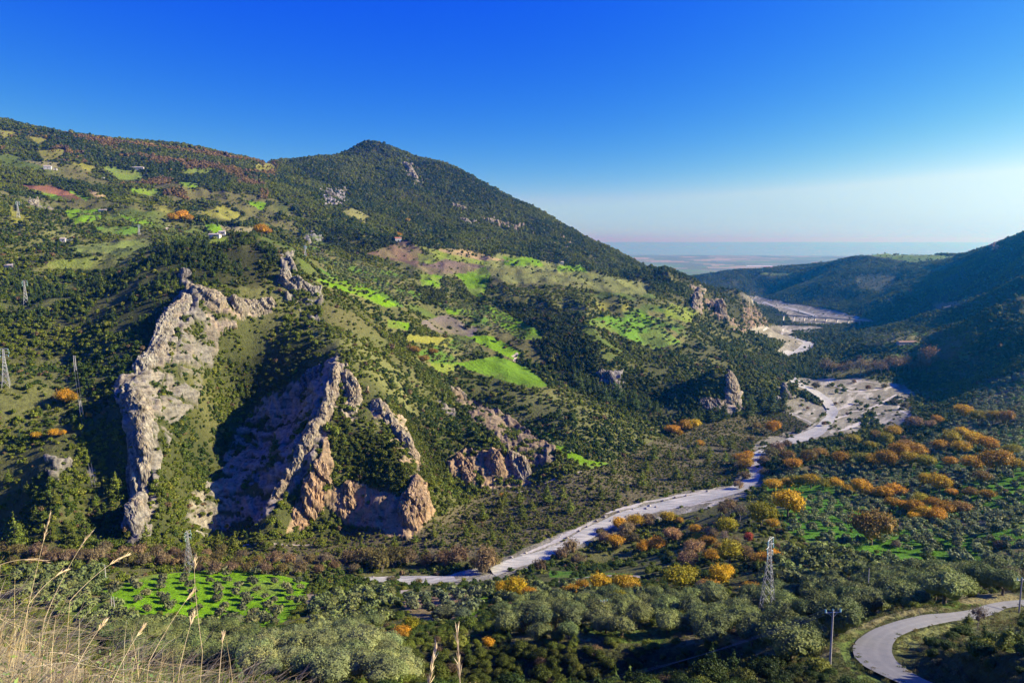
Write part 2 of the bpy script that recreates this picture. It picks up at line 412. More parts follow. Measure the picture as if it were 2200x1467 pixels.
# polygon on the photograph, colour, plant density left, jitter of its edge, distance range
FIELDS = [
 ([(222,1268),(330,1234),(480,1222),(600,1236),(668,1252),(645,1312),(600,1340),(560,1356),(480,1345),(380,1325),(270,1315)], (0.13,0.27,0.006), 0.0, 6, (300, 620)),
 ([(980,782),(1070,768),(1130,790),(1175,828),(1140,832),(1060,810)], (0.105,0.20,0.010), 0.0, 3, (800, 1200)),
 ([(1000,722),(1060,725),(1118,758),(1104,772),(1050,745)], GREEN, 0.03, 4, (900, 1300)),
 ([(925,780),(985,783),(962,808),(930,795)], PALEG, 0.05, 4, (800, 1100)),
 ([(1040,655),(1090,675),(1158,712),(1160,730),(1110,724),(1065,690)], GREEN, 0.06, 5, (900, 1500)),
 ([(970,582),(1040,572),(1052,590),(1036,636),(1015,630),(995,600)], GREEN, 0.02, 4, (1000, 1900)),
 ([(680,600),(730,598),(800,625),(850,655),(825,658),(760,628),(700,615)], GREEN, 0.12, 6, (800, 1300)),
 ([(1255,692),(1310,680),(1400,690),(1458,735),(1400,748),(1330,715)], (0.11,0.22,0.018), 0.05, 6, (900, 1500)),
 ([(1440,655),(1500,668),(1480,690),(1430,680)], PALEG, 0.25, 6, (1000, 1600)),
 ([(1040,562),(1080,545),(1200,570),(1260,585),(1390,610),(1385,632),(1300,627),(1200,607),(1100,608),(1060,592)], (0.16,0.175,0.05), 0.03, 4, (1200, 2000)),
 ([(1085,552),(1150,555),(1165,572),(1090,568)], GREEN, 0.03, 3, (1200, 2000)),
 ([(1200,572),(1250,570),(1255,583),(1205,583)], GREEN, 0.05, 3, (1200, 2000)),
 ([(785,548),(870,520),(905,540),(893,572),(870,562),(830,555)], BROWN, 0.03, 4, (1200, 2000)),
 ([(900,545),(960,548),(955,560),(905,558)], PALEG, 0.05, 4, (1200, 2000)),
 ([(895,572),(960,556),(1040,570),(1000,586),(930,587)], (0.14,0.10,0.075), 0.03, 4, (1200, 2000)),
 ([(905,692),(960,680),(1022,705),(1012,722),(940,712)], GREYS, 0.04, 4, (900, 1300)),
 ([(40,400),(110,402),(185,425),(150,428)], REDS, 0.0, 2, (1300, 2400)),
 ([(72,408),(140,425),(118,429)], GREEN, 0.0, 2, (1300, 2400)), ([(125,400),(190,425),(180,428)], GREEN, 0.02, 2, (1300, 2400)),
 ([(138,452),(216,452),(216,470),(165,478)], GREEN, 0.02, 3, (1200, 2000)),
 ([(255,460),(332,480),(290,479)], GREEN, 0.04, 3, (1200, 2000)),
 ([(205,488),(297,488),(287,503),(230,502)], (0.11,0.21,0.02), 0.03, 3, (1100, 2000)),
 ([(148,530),(312,513),(328,525),(260,545),(160,542)], (0.13,0.165,0.04), 0.03, 4, (1000, 1700)),
 ([(103,562),(292,542),(282,560),(220,577),(108,577)], (0.15,0.185,0.035), 0.04, 4, (900, 1600)),
 ([(440,448),(480,446),(518,462),(490,473),(440,460)], YELG, 0.04, 3, (1200, 2200)),
 ([(450,482),(540,490),(532,507),(470,506)], (0.20,0.18,0.085), 0.04, 3, (1100, 2200)),
 ([(440,480),(470,486),(480,505),(455,500)], GREEN, 0.04, 3, (1100, 2200)),
 ([(528,432),(572,437),(560,450)], GREEN, 0.02, 2, (1300, 2400)),
 ([(88,325),(138,322),(132,336),(95,346)], YELG, 0.05, 3, (1500, 2500)),
 ([(220,358),(302,370),(302,386),(260,384)], (0.15,0.21,0.03), 0.04, 3, (1500, 2500)),
 ([(150,346),(202,358),(190,367)], YELG, 0.05, 3, (1500, 2500)), ([(50,345),(132,350),(112,363)], (0.18,0.17,0.07), 0.05, 3, (1500, 2500)),
 ([(0,280),(30,285),(10,294)], YELG, 0.05, 3, (1500, 2600)), ([(62,292),(100,300),(80,305)], YELG, 0.05, 3, (1500, 2600)),
 ([(550,355),(578,350),(590,360),(560,366)], YELG, 0.1, 3, (1500, 2600)),
 ([(738,456),(760,450),(790,465),(780,476)], (0.19,0.19,0.06), 0.03, 3, (1300, 2400)),
 ([(940,535),(1000,540),(1090,560),(1000,556)], STRAW, 0.08, 4, (1300, 2200)),
 ([(860,1292),(1000,1268),(1042,1290),(1032,1332),(900,1342)], (0.21,0.14,0.085), 0.0, 8, (200, 480)),
 ([(1000,1285),(1045,1275),(1050,1300),(1010,1330)], GREEN, 0.05, 8, (200, 480)),
 ([(1125,905),(1180,930),(1260,988),(1315,996),(1260,1008),(1190,965)], GREEN, 0.05, 5, (500, 900)),
 ([(1850,545),(1960,546),(2062,553),(1960,560)], (0.13,0.20,0.03), 0.03, 1, (3000, 4500)),
 ([(1970,572),(2030,574),(2000,580)], (0.12,0.2,0.04), 0.05, 1, (2000, 4500)), ([(1620,588),(1700,585),(1690,592)], PALEG, 0.05, 1, (3000, 4500)),
 ([(1840,590),(1930,592),(1900,625),(1850,615)], (0.10,0.12,0.05), 0.3, 8, (2000, 4500)), ([(2005,655),(2050,648),(2060,655),(2020,662)], STRAW, 0.1, 4, (1800, 3500)),
 ([(1700,1045),(1770,1062),(1850,1095),(1860,1180),(1790,1190),(1690,1140)], (0.07,0.19,0.012), 0.02, 8, (380, 700)),
 ([(1180,1225),(1420,1235),(1425,1245),(1180,1240)], (0.08,0.19,0.015), 0.2, 4, (300, 560)),
 ([(660,1270),(715,1290),(720,1330),(660,1350)], (0.22,0.18,0.11), 0.25, 8, (250, 470)),
 ([(2040,1262),(2190,1278),(2190,1300),(2060,1296)], (0.19,0.165,0.07), 0.35, 10, (150, 330)),
 ([(1640,1285),(1860,1290),(1840,1340),(1700,1400),(1620,1370)], (0.18,0.16,0.05), 0.05, 10, (140, 330)),
]
GRAVELS = [
 ([(760,1252),(790,1238),(950,1240),(1050,1210),(1100,1190),(1250,1128),(1330,1093),(1440,1060),(1570,1042),(1600,1010),(1610,965),(1640,942),(1740,918),(1775,890),
   (1760,860),(1690,822),(1700,814),(1770,813),(1800,817),(1850,812),(1905,822),(1940,826),(1966,846),(1950,862),(1962,885),(1945,912),(1905,925),(1885,912),(1868,885),(1845,905),(1858,926),(1800,934),(1740,947),(1660,967),(1642,990),(1637,1042),(1600,1070),
   (1500,1094),(1400,1120),(1300,1154),(1150,1216),(1070,1243),(960,1256)], 7),
 ([(1662,866),(1710,848),(1778,880),(1740,915),(1700,892)], 4),
 ([(1600,708),(1660,699),(1760,701),(1775,706),(1702,712),(1700,725),(1752,738),(1745,755),(1690,768),(1668,755),(1690,737),(1650,724)], 3),
 ([(1580,630),(1640,640),(1720,655),(1800,668),(1880,690),(1780,698),(1700,692),(1690,675),(1660,662),(1600,646)], 3),
]
ROCKS = [
 ([(375,640),(410,607),(440,614),(430,660),(400,700),(372,760),(345,820),(340,900),(345,960),(342,1050),(336,1110),(325,1172),(268,1172),(280,1050),(270,930),(245,830),(290,790),(328,740),(338,690)], ROCK, 0.80),
 ([(440,612),(500,645),(560,652),(590,656),(590,668),(540,684),(500,700),(470,720),(440,680)], (0.26,0.225,0.17), 0.78),
 ([(600,600),(640,605),(690,620),(692,695),(660,680),(620,650)], ROCK, 0.62),
 ([(430,660),(470,722),(460,775),(432,835),(415,875),(380,905),(360,960),(345,900),(350,820),(375,760),(400,700)], SCREE, 0.80),
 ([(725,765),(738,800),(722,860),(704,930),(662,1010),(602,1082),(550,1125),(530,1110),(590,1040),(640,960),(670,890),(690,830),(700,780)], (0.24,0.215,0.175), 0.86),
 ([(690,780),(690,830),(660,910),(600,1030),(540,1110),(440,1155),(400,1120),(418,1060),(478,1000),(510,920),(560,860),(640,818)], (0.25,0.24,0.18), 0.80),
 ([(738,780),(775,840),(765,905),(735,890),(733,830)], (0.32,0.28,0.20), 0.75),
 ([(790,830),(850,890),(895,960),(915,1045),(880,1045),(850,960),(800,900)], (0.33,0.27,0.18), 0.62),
 ([(700,930),(724,1000),(655,1120),(615,1150),(678,1010)], OROCK, 0.95),
 ([(690,1060),(760,1035),(880,1075),(922,1050),(930,1110),(890,1160),(840,1156),(820,1135),(740,1130)], OROCK, 0.98),
 ([(958,832),(985,842),(1100,897),(1192,966),(1195,992),(1140,1004),(1080,955),(1010,895)], (0.19,0.155,0.11), 0.80),
 ([(952,980),(1000,966),(1090,968),(1132,1010),(1142,1042),(1090,1046),(1000,1050),(968,1020)], OROCK, 0.78),
 ([(940,860),(1000,900),(985,915),(945,885)], ROCK, 0.6),
 ([(1278,798),(1330,798),(1345,850),(1300,848)], (0.22,0.22,0.22), 0.7),
 ([(1495,872),(1560,860),(1578,818),(1594,890),(1560,895)], (0.29,0.26,0.22), 0.8),
 ([(1670,830),(1692,826),(1690,865),(1668,862)], (0.2,0.2,0.21), 0.9),
 ([(1485,610),(1505,615),(1510,680),(1488,672)], (0.26,0.22,0.18), 0.7),
 ([(1505,640),(1545,650),(1575,690),(1600,715),(1570,718),(1530,690)], (0.25,0.19,0.15), 0.6),
 ([(1595,655),(1625,662),(1655,690),(1635,706),(1600,712)], (0.22,0.17,0.12), 0.7),
 ([(855,340),(882,345),(908,385),(898,408),(872,380)], ROCK, 0.55), ([(955,428),(1012,448),(1000,462)], (0.26,0.22,0.18), 0.5),
 ([(1005,458),(1150,488),(1140,503),(1040,482)], (0.25,0.21,0.17), 0.5), ([(978,468),(1032,478),(1000,492)], ROCK, 0.55),
 ([(690,408),(742,402),(738,440),(700,442)], (0.24,0.24,0.25), 0.75), ([(795,298),(862,313),(850,328)], ROCK, 0.45), ([(1160,508),(1240,520),(1220,535)], (0.25,0.21,0.17), 0.45),
 ([(30,432),(92,428),(140,470),(110,465),(60,448)], ROCK, 0.5), ([(650,505),(690,500),(695,530),(660,525)], (0.24,0.24,0.25), 0.6),
 ([(95,975),(205,995),(200,1085),(150,1095),(105,1040)], SCREE, 0.6), ([(600,545),(628,548),(625,585),(608,575)], ROCK, 0.85),
 ([(385,590),(412,588),(408,615),(390,610)], ROCK, 0.8), ([(1900,640),(1990,620),(1980,660),(1910,660)], (0.2,0.17,0.14), 0.4),
 ([(2120,520),(2150,510),(2140,545),(2120,545)], (0.24,0.16,0.11), 0.7),
]
TREE_ZONE_RUSSET = [(0,282),(150,288),(600,345),(592,372),(570,430),(400,432),(250,392),(0,335)]
OLIVE_HILL = [(1640,1040),(1690,1000),(1790,1000),(1960,965),(2020,930),(2080,880),(2110,815),(2260,790),(2400,900),(2400,1245),(2190,1245),(1950,1218),(1780,1180),(1700,1150)]
FLATS = [(430,1200),(700,1150),(940,1110),(1060,1050),(1200,1030),(1330,985),(1440,930),(1600,890),(1700,880),(1750,915),(1600,965),(1590,1035),(1440,1055),(1250,1125),(1050,1205),(700,1210)]
YELLOW_SLOPES = [([(0,790),(150,770),(160,850),(130,920),(0,940)], 0.5), ([(30,480),(130,470),(200,520),(100,600),(0,600)], 0.55), ([(640,700),(740,690),(860,790),(900,950),(800,960),(740,790)], 0.6),
                 ([(1040,830),(1200,850),(1440,930),(1330,985),(1150,900)], 0.6), ([(960,880),(1040,930),(1000,960)], 0.8), ([(560,640),(640,690),(700,700),(640,640)], 0.7),
                 ([(1060,610),(1400,640),(1460,700),(1300,690),(1060,640)], 0.6), ([(880,560),(1000,600),(960,690),(840,660),(760,600)], 0.55)]
base = np.array([0.060, 0.068, 0.020])
cov = np.ones(TZ.shape + (3,)) * base
dry = np.clip(fbm2(TX / 60, TY / 60, 4, 71) * 1.9 - 0.62, 0, 1)
cov += dry[..., None] * np.array([0.085, 0.075, 0.026])
VEG = np.ones(TZ.shape)                      # density of woody cover
ROCKM = np.zeros(TZ.shape)
SOIL = np.zeros(TZ.shape)                    # ground that keeps its own colour (fields, gravel)
cov = np.where(((D > 1650) & (D < 4600))[..., None], cov * 0.62, cov)
vis3 = VIS & (D < 6000)
n1 = fbm2(TX / 14, TY / 14, 3, 81) - 0.5
n2 = fbm2(TX / 14, TY / 14, 3, 91) - 0.5
vidx = np.nonzero(vis3 & (PX > -60) & (PX < 2260))
vpx, vpy, vd, vn1, vn2_ = PX[vidx], PY[vidx], D[vidx], n1[vidx], n2[vidx]
def zone(poly, jit=0.0, rng=(0, 1e9)):
    p = np.array(poly, float)
    m = (vpx > p[:, 0].min() - jit) & (vpx < p[:, 0].max() + jit) & (vpy > p[:, 1].min() - jit) & (vpy < p[:, 1].max() + jit) & (vd >= rng[0]) & (vd <= rng[1])
    k = np.nonzero(m)[0]
    k = k[in_poly(vpx[k] + vn1[k] * jit * 2.4, vpy[k] + vn2_[k] * jit * 1.2, poly)]
    return vidx[0][k], vidx[1][k]
for poly, dens in YELLOW_SLOPES:
    z = zone(poly, 22)
    VEG[z] *= dens
    cov[z] = cov[z] * 0.4 + np.array([0.11, 0.115, 0.035]) * (0.6 + 0.5 * dry[z][:, None])
zfl = zone(FLATS, 6)
VEG[zfl] = 0.5
cov[zfl] = np.array([0.115, 0.10, 0.05]) * (0.7 + 0.6 * dry[zfl][:, None])
flat_mask = np.zeros(TZ.shape, bool); flat_mask[zfl] = True
oliv_mask = np.zeros(TZ.shape, bool)
zo = zone(OLIVE_HILL, 4)
oliv_mask[zo] = True
gmix = sstep(0.42, 0.62, fbm2(TX / 45, TY / 45, 3, 43))
cov[zo] = (np.array([0.075, 0.19, 0.012]) * gmix[zo][:, None] + np.array([0.15, 0.13, 0.06]) * (1 - gmix[zo][:, None]))
VEG[zo] = 0.05
zm = zone([(0,330),(600,430),(700,520),(900,540),(1380,600),(1450,700),(1200,830),(950,800),(700,690),(620,560),(330,560),(0,760)], 10, (700, 2300))
cl_n = fbm2(TX[zm] / 130, TY[zm] / 75, 4, 202)
mk = sstep(0.575, 0.61, cl_n) * (SOIL[zm] < 0.5)
gsel = sstep(0.40, 0.6, fbm2(TX[zm] / 160, TY[zm] / 160, 2, 207))[:, None]
mc = np.array([0.12, 0.115, 0.038]) * gsel + np.array([0.09, 0.125, 0.022]) * (1 - gsel)
cov[zm] = cov[zm] * (1 - mk[:, None]) + mc * mk[:, None]
VEG[zm] = VEG[zm] * (1 - 0.93 * mk)
TINTK = np.ones(TZ.shape)
def grow(poly, gx, gy):
    pa = np.array(poly, float); pc = pa.mean(0); dv_ = pa - pc
    return [tuple(q) for q in pc + dv_ * (1 + np.array([gx, gy]) / (np.linalg.norm(dv_, axis=1, keepdims=True) + 1))]
FIELDS += [(p_, c_, 0.05, 2, (900, 2400)) for p_, c_ in (
 ([(906,591),(948,594),(941,615),(909,612)], GREEN), ([(899,559),(969,551),(927,565)], PALEG), ([(888,524),(976,549),(1047,562),(1040,570),(960,556)], PALEG), ([(836,688),(880,696),(872,708),(838,702)], GREEN),
 ([(1372,673),(1415,684),(1391,687)], GREEN), ([(878,720),(969,727),(955,743),(881,732)], YELG), ([(395,365),(457,362),(443,371),(399,373)], PALEG), ([(372,502),(443,515),(486,508),(479,526),(409,516)], PALEG),
 ([(280,404),(346,410),(341,420),(290,414)], GREEN), ([(383,391),(428,395),(409,405)], GREEN), ([(182,404),(236,424),(205,420)], STRAW), ([(1070,632),(1130,640),(1150,655),(1090,650)], YELG), ([(960,660),(1030,668),(1020,680),(965,674)], GREEN),
 ([(1285,650),(1350,655),(1340,668),(1290,664)], YELG), ([(330,440),(380,446),(370,456),(335,452)], YELG), ([(20,440),(60,470),(30,480)], YELG))]
FIELDS = [((grow(p_, 5, 4) if r_[1] > 1100 else p_), c_, d_, j_, r_) for p_, c_, d_, j_, r_ in FIELDS]
for poly, c, dens, jit, rng in FIELDS:                   # hedges and scrub banks round each field
    if rng[1] < 800: continue
    pa = np.array(poly, float); pc = pa.mean(0); dv_ = pa - pc
    ex = pc + dv_ * (1 + np.array([8.0, 6.0]) / (np.linalg.norm(dv_, axis=1, keepdims=True) + 1))
    z = zone([tuple(q) for q in ex], 2, rng)
    VEG[z] = 1.25; TINTK[z] = 0.72
for poly, c, dens, jit, rng in FIELDS:
    z = zone(poly, jit * 0.6, rng)
    v = 0.82 + 0.4 * fbm2(TX[z] / 18, TY[z] / 18, 3, 7)[:, None] + 0.12 * np.sin(TX[z] / 2.2 + TY[z] * 0.7)[:, None] * (dens == 0.0)
    cov[z] = np.array(c) * v
    yl = sstep(0.5, 0.72, fbm2(TX[z] / 35, TY[z] / 35, 3, 57))[:, None] * 0.45
    cov[z] = cov[z] * (1 - yl) + np.array([0.17, 0.16, 0.05]) * yl
    VEG[z] = dens
    SOIL[z] = 1
    if rng[1] > 1100:
        z = zone([(x, y + 4) for x, y in poly], 2, rng); VEG[z] = np.minimum(VEG[z], 0.12)
DARKWOOD_AND_SHADE = [[(1060,640),(1180,640),(1280,740),(1300,800),(1420,820),(1450,870),(1300,870),(1200,800),(1130,720)], [(880,610),(950,620),(960,660),(900,650)],
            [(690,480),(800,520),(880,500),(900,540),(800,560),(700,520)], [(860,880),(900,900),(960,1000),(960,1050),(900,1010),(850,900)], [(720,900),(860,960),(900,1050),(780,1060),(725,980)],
            [(500,780),(690,730),(650,800),(520,880)], [(1290,880),(1440,900),(1500,870),(1560,900),(1400,900)], [(880,1402),(1300,1398),(1600,1405),(1720,1442),(1720,1480),(880,1480)], [(340,540),(520,500),(600,560),(560,620),(430,610)]]  # bottom gully polygon: its shade is put into plant and ground colour
for poly in DARKWOOD_AND_SHADE:
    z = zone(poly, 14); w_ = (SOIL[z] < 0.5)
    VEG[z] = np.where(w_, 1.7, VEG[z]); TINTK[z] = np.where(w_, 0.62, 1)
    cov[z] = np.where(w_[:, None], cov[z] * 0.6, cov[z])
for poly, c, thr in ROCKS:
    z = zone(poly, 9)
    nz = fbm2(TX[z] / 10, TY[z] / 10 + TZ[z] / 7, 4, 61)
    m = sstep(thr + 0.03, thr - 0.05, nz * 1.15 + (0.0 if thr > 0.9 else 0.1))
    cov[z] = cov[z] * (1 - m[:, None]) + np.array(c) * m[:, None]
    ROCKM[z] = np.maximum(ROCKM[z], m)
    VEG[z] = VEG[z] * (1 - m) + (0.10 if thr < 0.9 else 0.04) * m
for poly, jit in GRAVELS:
    z = zone(poly, jit)
    st = fbm2((TX[z] * 0.55 + TY[z] * 0.83) / 60, (TX[z] * 0.83 - TY[z] * 0.55) / 9, 4, 77)
    st2 = fbm2((TX[z] * 0.55 + TY[z] * 0.83) / 26 + 7, (TX[z] * 0.83 - TY[z] * 0.55) / 5, 3, 177)
    v = 0.38 + 0.62 * st + 0.62 * st2
    cov[z] = np.array(GRAVEL) * v[:, None]
    wht = sstep(0.56, 0.66, 0.6 * st + 0.4 * st2)
    cov[z] += wht[:, None] * np.array([0.13, 0.125, 0.11])
    tuft = sstep(0.54, 0.66, fbm2(TX[z] / 20, TY[z] / 20, 3, 15)) * sstep(0.62, 0.50, st)
    cov[z] = cov[z] * (1 - 0.5 * tuft[:, None]) + 0.5 * tuft[:, None] * np.array([0.13, 0.11, 0.05])
    VEG[z] = np.where(D[z] > 1500, 0.004 + 0.05 * tuft, 0.006 + 0.22 * tuft * (D[z] > 700))
    SOIL[z] = 1
    ROCKM[z] = 0
for poly in ([(1690,1190),(1790,1186),(1950,1220),(2150,1248),(2190,1285),(2040,1310),(1900,1328),(1830,1370),(1800,1400),(1720,1430),(1600,1405),(1560,1340),(1640,1255)],
             [(1250,1290),(1420,1285),(1560,1280),(1600,1390),(1500,1385),(1250,1375),(1100,1385),(1060,1330),(1150,1310)], [(540,1392),(640,1372),(760,1360),(850,1395),(890,1440),(890,1475),(540,1475)],
             [(20,1225),(215,1215),(230,1270),(270,1320),(400,1350),(540,1365),(540,1440),(330,1450),(150,1330),(20,1270)]):
    z = zone(poly, 8, (90, 600))
    VEG[z] = np.minimum(VEG[z], 0.16)
    gk = sstep(0.42, 0.6, fbm2(TX[z] / 12, TY[z] / 12, 3, 29))[:, None]
    cov[z] = np.where((SOIL[z] > 0.5)[:, None], cov[z], np.array([0.085, 0.13, 0.02]) * gk + np.array([0.17, 0.15, 0.06]) * (1 - gk))
for poly in ([(1850,712),(2050,715),(2085,775),(1960,765),(1860,752)], [(690,600),(760,565),(860,600),(920,640),(860,660),(760,630)], [(660,520),(760,570),(880,590),(860,610),(700,590)], [(940,650),(1060,660),(1140,720),(1100,720),(1000,700)],
             [(880,770),(960,725),(1040,750),(980,780),(920,790)], [(1270,695),(1320,672),(1450,660),(1480,720),(1458,745),(1340,715)]):
    z = zone(poly, 8); VEG[z] = np.minimum(VEG[z], 0.14)
    gk = sstep(0.40, 0.6, fbm2(TX[z] / 40, TY[z] / 40, 3, 29))[:, None]
    cov[z] = np.where((SOIL[z] > 0.5)[:, None], cov[z], np.array([0.08, 0.15, 0.018]) * gk + np.array([0.15, 0.14, 0.05]) * (1 - gk))
zr_ = zone(ROAD_L + ROAD_R[::-1], 0, (80, 260))
VEG[zr_] = 0; SOIL[zr_] = 1
for poly, c, dens in (([(1800,1385),(1835,1370),(1840,1410),(1900,1455),(1930,1475),(1860,1475),(1815,1430)], (0.10,0.14,0.03), 0.5), ([(1925,1372),(2000,1346),(2100,1332),(2200,1330),(2200,1380),(2050,1375),(1960,1400),(1925,1400)], (0.16,0.17,0.05), 0.22)):
    z = zone(poly, 5, (80, 260)); cov[z] = np.array(c); VEG[z] = dens
# plain towards the sea: patchwork of fields
far = D > 4600
pk = np.floor(TX / 420 + vn2(TX / 900, TY / 900, 3) * 1.5) * 37 + np.floor(TY / 700 + vn2(TX / 700, TY / 900, 4) * 1.4) * 91
pr = _h(pk.astype(np.int64), np.zeros_like(pk, np.int64), 0, 5)
pcol = np.where((pr < 0.45)[..., None], [0.12, 0.15, 0.10], np.where((pr < 0.7)[..., None], [0.17, 0.19, 0.13], np.where((pr < 0.88)[..., None], [0.27, 0.24, 0.18], [0.12, 0.19, 0.08])))
cov = np.where(far[..., None], pcol, cov)
VEG = np.where(far, 0, VEG)
VEG = np.where(D < 90, VEG * 0.3, VEG)
VEG = np.where((D < 420) & (SOIL < 0.5), VEG * 0.55, VEG)

# terrain mesh, rock faces broken up along their normals
P = np.stack([TX, TY, TZ], -1)
du = np.gradient(P, axis=0); dv = np.gradient(P, axis=1)
NRM = np.cross(du, dv)
NRM /= np.linalg.norm(NRM, axis=-1, keepdims=True) + 1e-9
NRM *= np.sign(NRM[..., 2:3])
STEEP = 1 - NRM[..., 2]
k = np.nonzero(ROCKM > 0.05)
q = P[k]
disp = ((ridge3(q[:, 0] / 22, q[:, 1] / 22, q[:, 2] / 30, 4, 3) - 0.62) * 12 + (ridge3(q[:, 0] / 6, q[:, 1] / 7, q[:, 2] / 9, 3, 13) - 0.6) * 5.5) * np.clip(D[k] / 700, 0.4, 2)
P[k] = q + NRM[k] * (disp * ROCKM[k])[:, None]
me = mesh_from('terrain', P.reshape(-1, 3), grid_faces(*TZ.shape)[:, ::-1], smooth=True)
add_attr(me, 'cover', np.concatenate([np.clip(cov, 0, 1).reshape(-1, 3), np.ones((TZ.size, 1))], 1), 'FLOAT_COLOR')
add_attr(me, 'rock', ROCKM.ravel())
t = NT('terrain_ground')
pos = t.n('ShaderNodeNewGeometry').outputs['Position']
ca_ = t.n('ShaderNodeAttribute', {'attribute_name': 'cover'}).outputs['Color']
ra_ = t.n('ShaderNodeAttribute', {'attribute_name': 'rock'}).outputs['Fac']
nz1 = t.noise(0.35, 6, 0.65, pos)
nz2 = t.noise(0.045, 5, 0.6, pos)
mp = t.n('ShaderNodeMapping', Vector=pos)
mp.inputs['Scale'].default_value = (0.10, 0.10, 0.32); mp.inputs['Rotation'].default_value = (0.5, 0.7, 0.2)
nz3 = t.noise(1.0, 8, 0.68, mp.outputs[0], 0.6)
c = t.mix(ca_, t.ramp(nz1, [(0.25, (0.55, 0.55, 0.55)), (0.7, (1.25, 1.25, 1.25))]), 1.0, 'MULTIPLY')
rk = t.ramp(nz3, [(0.32, (0.30, 0.28, 0.26)), (0.44, (0.80, 0.77, 0.73)), (0.56, (1.12, 1.07, 1.0)), (0.70, (1.5, 1.45, 1.33))])
mp2 = t.n('ShaderNodeMapping', Vector=pos)
mp2.inputs['Scale'].default_value = (0.5, 0.5, 0.06); mp2.inputs['Rotation'].default_value = (0.2, 0.75, 0.4)
nz4 = t.noise(1.0, 5, 0.7, mp2.outputs[0], 0.4)
rk = t.mix(rk, t.ramp(nz4, [(0.36, (0.45, 0.44, 0.43)), (0.47, (1, 1, 1)), (0.7, (1.15, 1.12, 1.08))]), 0.85, 'MULTIPLY')
rk = t.mix(rk, t.ramp(nz2, [(0.46, (1, 1, 1)), (0.66, (1.1, 0.92, 0.74))]), 0.5, 'MULTIPLY')
c2 = t.mix(ca_, rk, 1.0, 'MULTIPLY')
c = t.mix(c, c2, ra_)
bs = t.n('ShaderNodeBsdfPrincipled', Base_Color=c, Roughness=0.95)
bs.inputs['Specular IOR Level'].default_value = 0.1
hb = t.mix(nz1, nz3, ra_)
bp = t.n('ShaderNodeBump', Height=hb, Strength=0.7, Distance=3.0)
t.t.links.new(bp.outputs[0], bs.inputs['Normal'])
me.materials.append(t.done(bs.outputs[0]))
terrain = link('terrain', me)
tag(terrain, kind='structure')

# ------------------------------------------------------------------ sea
me = mesh_from('sea', np.array([(-1.6e5, 15000, -351), (1.6e5, 15000, -351), (1.6e5, 1.5e5, -351), (-1.6e5, 1.5e5, -351)]), np.array([[0, 1, 2, 3]]))
t = NT('sea_water')
wv = t.noise(0.02, 4, 0.6, t.n('ShaderNodeNewGeometry').outputs['Position'])
b = t.n('ShaderNodeBsdfPrincipled', Base_Color=(0.05, 0.12, 0.18, 1), Roughness=0.12)
t.t.links.new(t.n('ShaderNodeBump', Height=wv, Strength=0.03, Distance=1.0).outputs[0], b.inputs['Normal'])
me.materials.append(t.done(b.outputs[0]))
tag(link('sea', me), kind='structure')

# ------------------------------------------------------------------ plant shapes
def leaf_material(name, inst, autumn=False):
    t = NT(name)
    if inst:
        tint = t.n('ShaderNodeAttribute', {'attribute_name': 'tint', 'attribute_type': 'INSTANCER'}).outputs['Color']
    else:
        tint = t.n('ShaderNodeObjectInfo').outputs['Color']
    rnd = t.n('ShaderNodeObjectInfo').outputs['Random']
    geo = t.n('ShaderNodeNewGeometry')
    if autumn:
        tint = t.mix(tint, (0.15, 0.16, 0.025, 1), t.ramp(t.noise(0.28, 3, 0.6, geo.outputs['Position']), [(0.50, (0, 0, 0)), (0.68, (0.5, 0.5, 0.5))]))
        tint = t.mix(tint, (0.20, 0.105, 0.045, 1), t.ramp(t.noise(0.4, 2, 0.6, geo.outputs['Position'], 1.0), [(0.56, (0, 0, 0)), (0.72, (0.45, 0.45, 0.45))]))
    isl = geo.outputs['Random Per Island']
    nz = t.noise(0.5, 3, 0.6, geo.outputs['Position'])
    c = t.mix(tint, t.ramp(rnd, [(0, (0.72, 0.74, 0.72)), (0.5, (1, 1, 1)), (1, (1.30, 1.22, 1.1))]), 1.0, 'MULTIPLY')
    c = t.mix(c, t.ramp(isl, [(0, (0.72, 0.75, 0.7)), (0.6, (1.03, 1.03, 1.0)), (1, (1.35, 1.3, 1.15))]), 1.0, 'MULTIPLY')
    c = t.mix(c, t.ramp(nz, [(0.3, (0.75, 0.8, 0.8)), (0.7, (1.25, 1.18, 1.0))]), 1.0, 'MULTIPLY')
    d = t.n('ShaderNodeBsdfPrincipled', Base_Color=c, Roughness=0.62)
    d.inputs['Specular IOR Level'].default_value = 0.18
    tr = t.n('ShaderNodeBsdfTranslucent', Color=c)
    mx = t.n('ShaderNodeMixShader', i0=0.22, i1=d.outputs[0], i2=tr.outputs[0])
    return t.done(mx.outputs[0])
M_LEAF_I, M_LEAF, M_LEAF_A = leaf_material('foliage_mass', True), leaf_material('foliage', False), leaf_material('autumn_foliage', False, True)
M_BARK = simple_mat('bark', (0.12, 0.095, 0.07), 0.9, 0, 0.4, 6.0, 0.5)
M_PALEBARK = simple_mat('pale_bark', (0.24, 0.21, 0.18), 0.9, 0, 0.3, 6.0, 0.4)

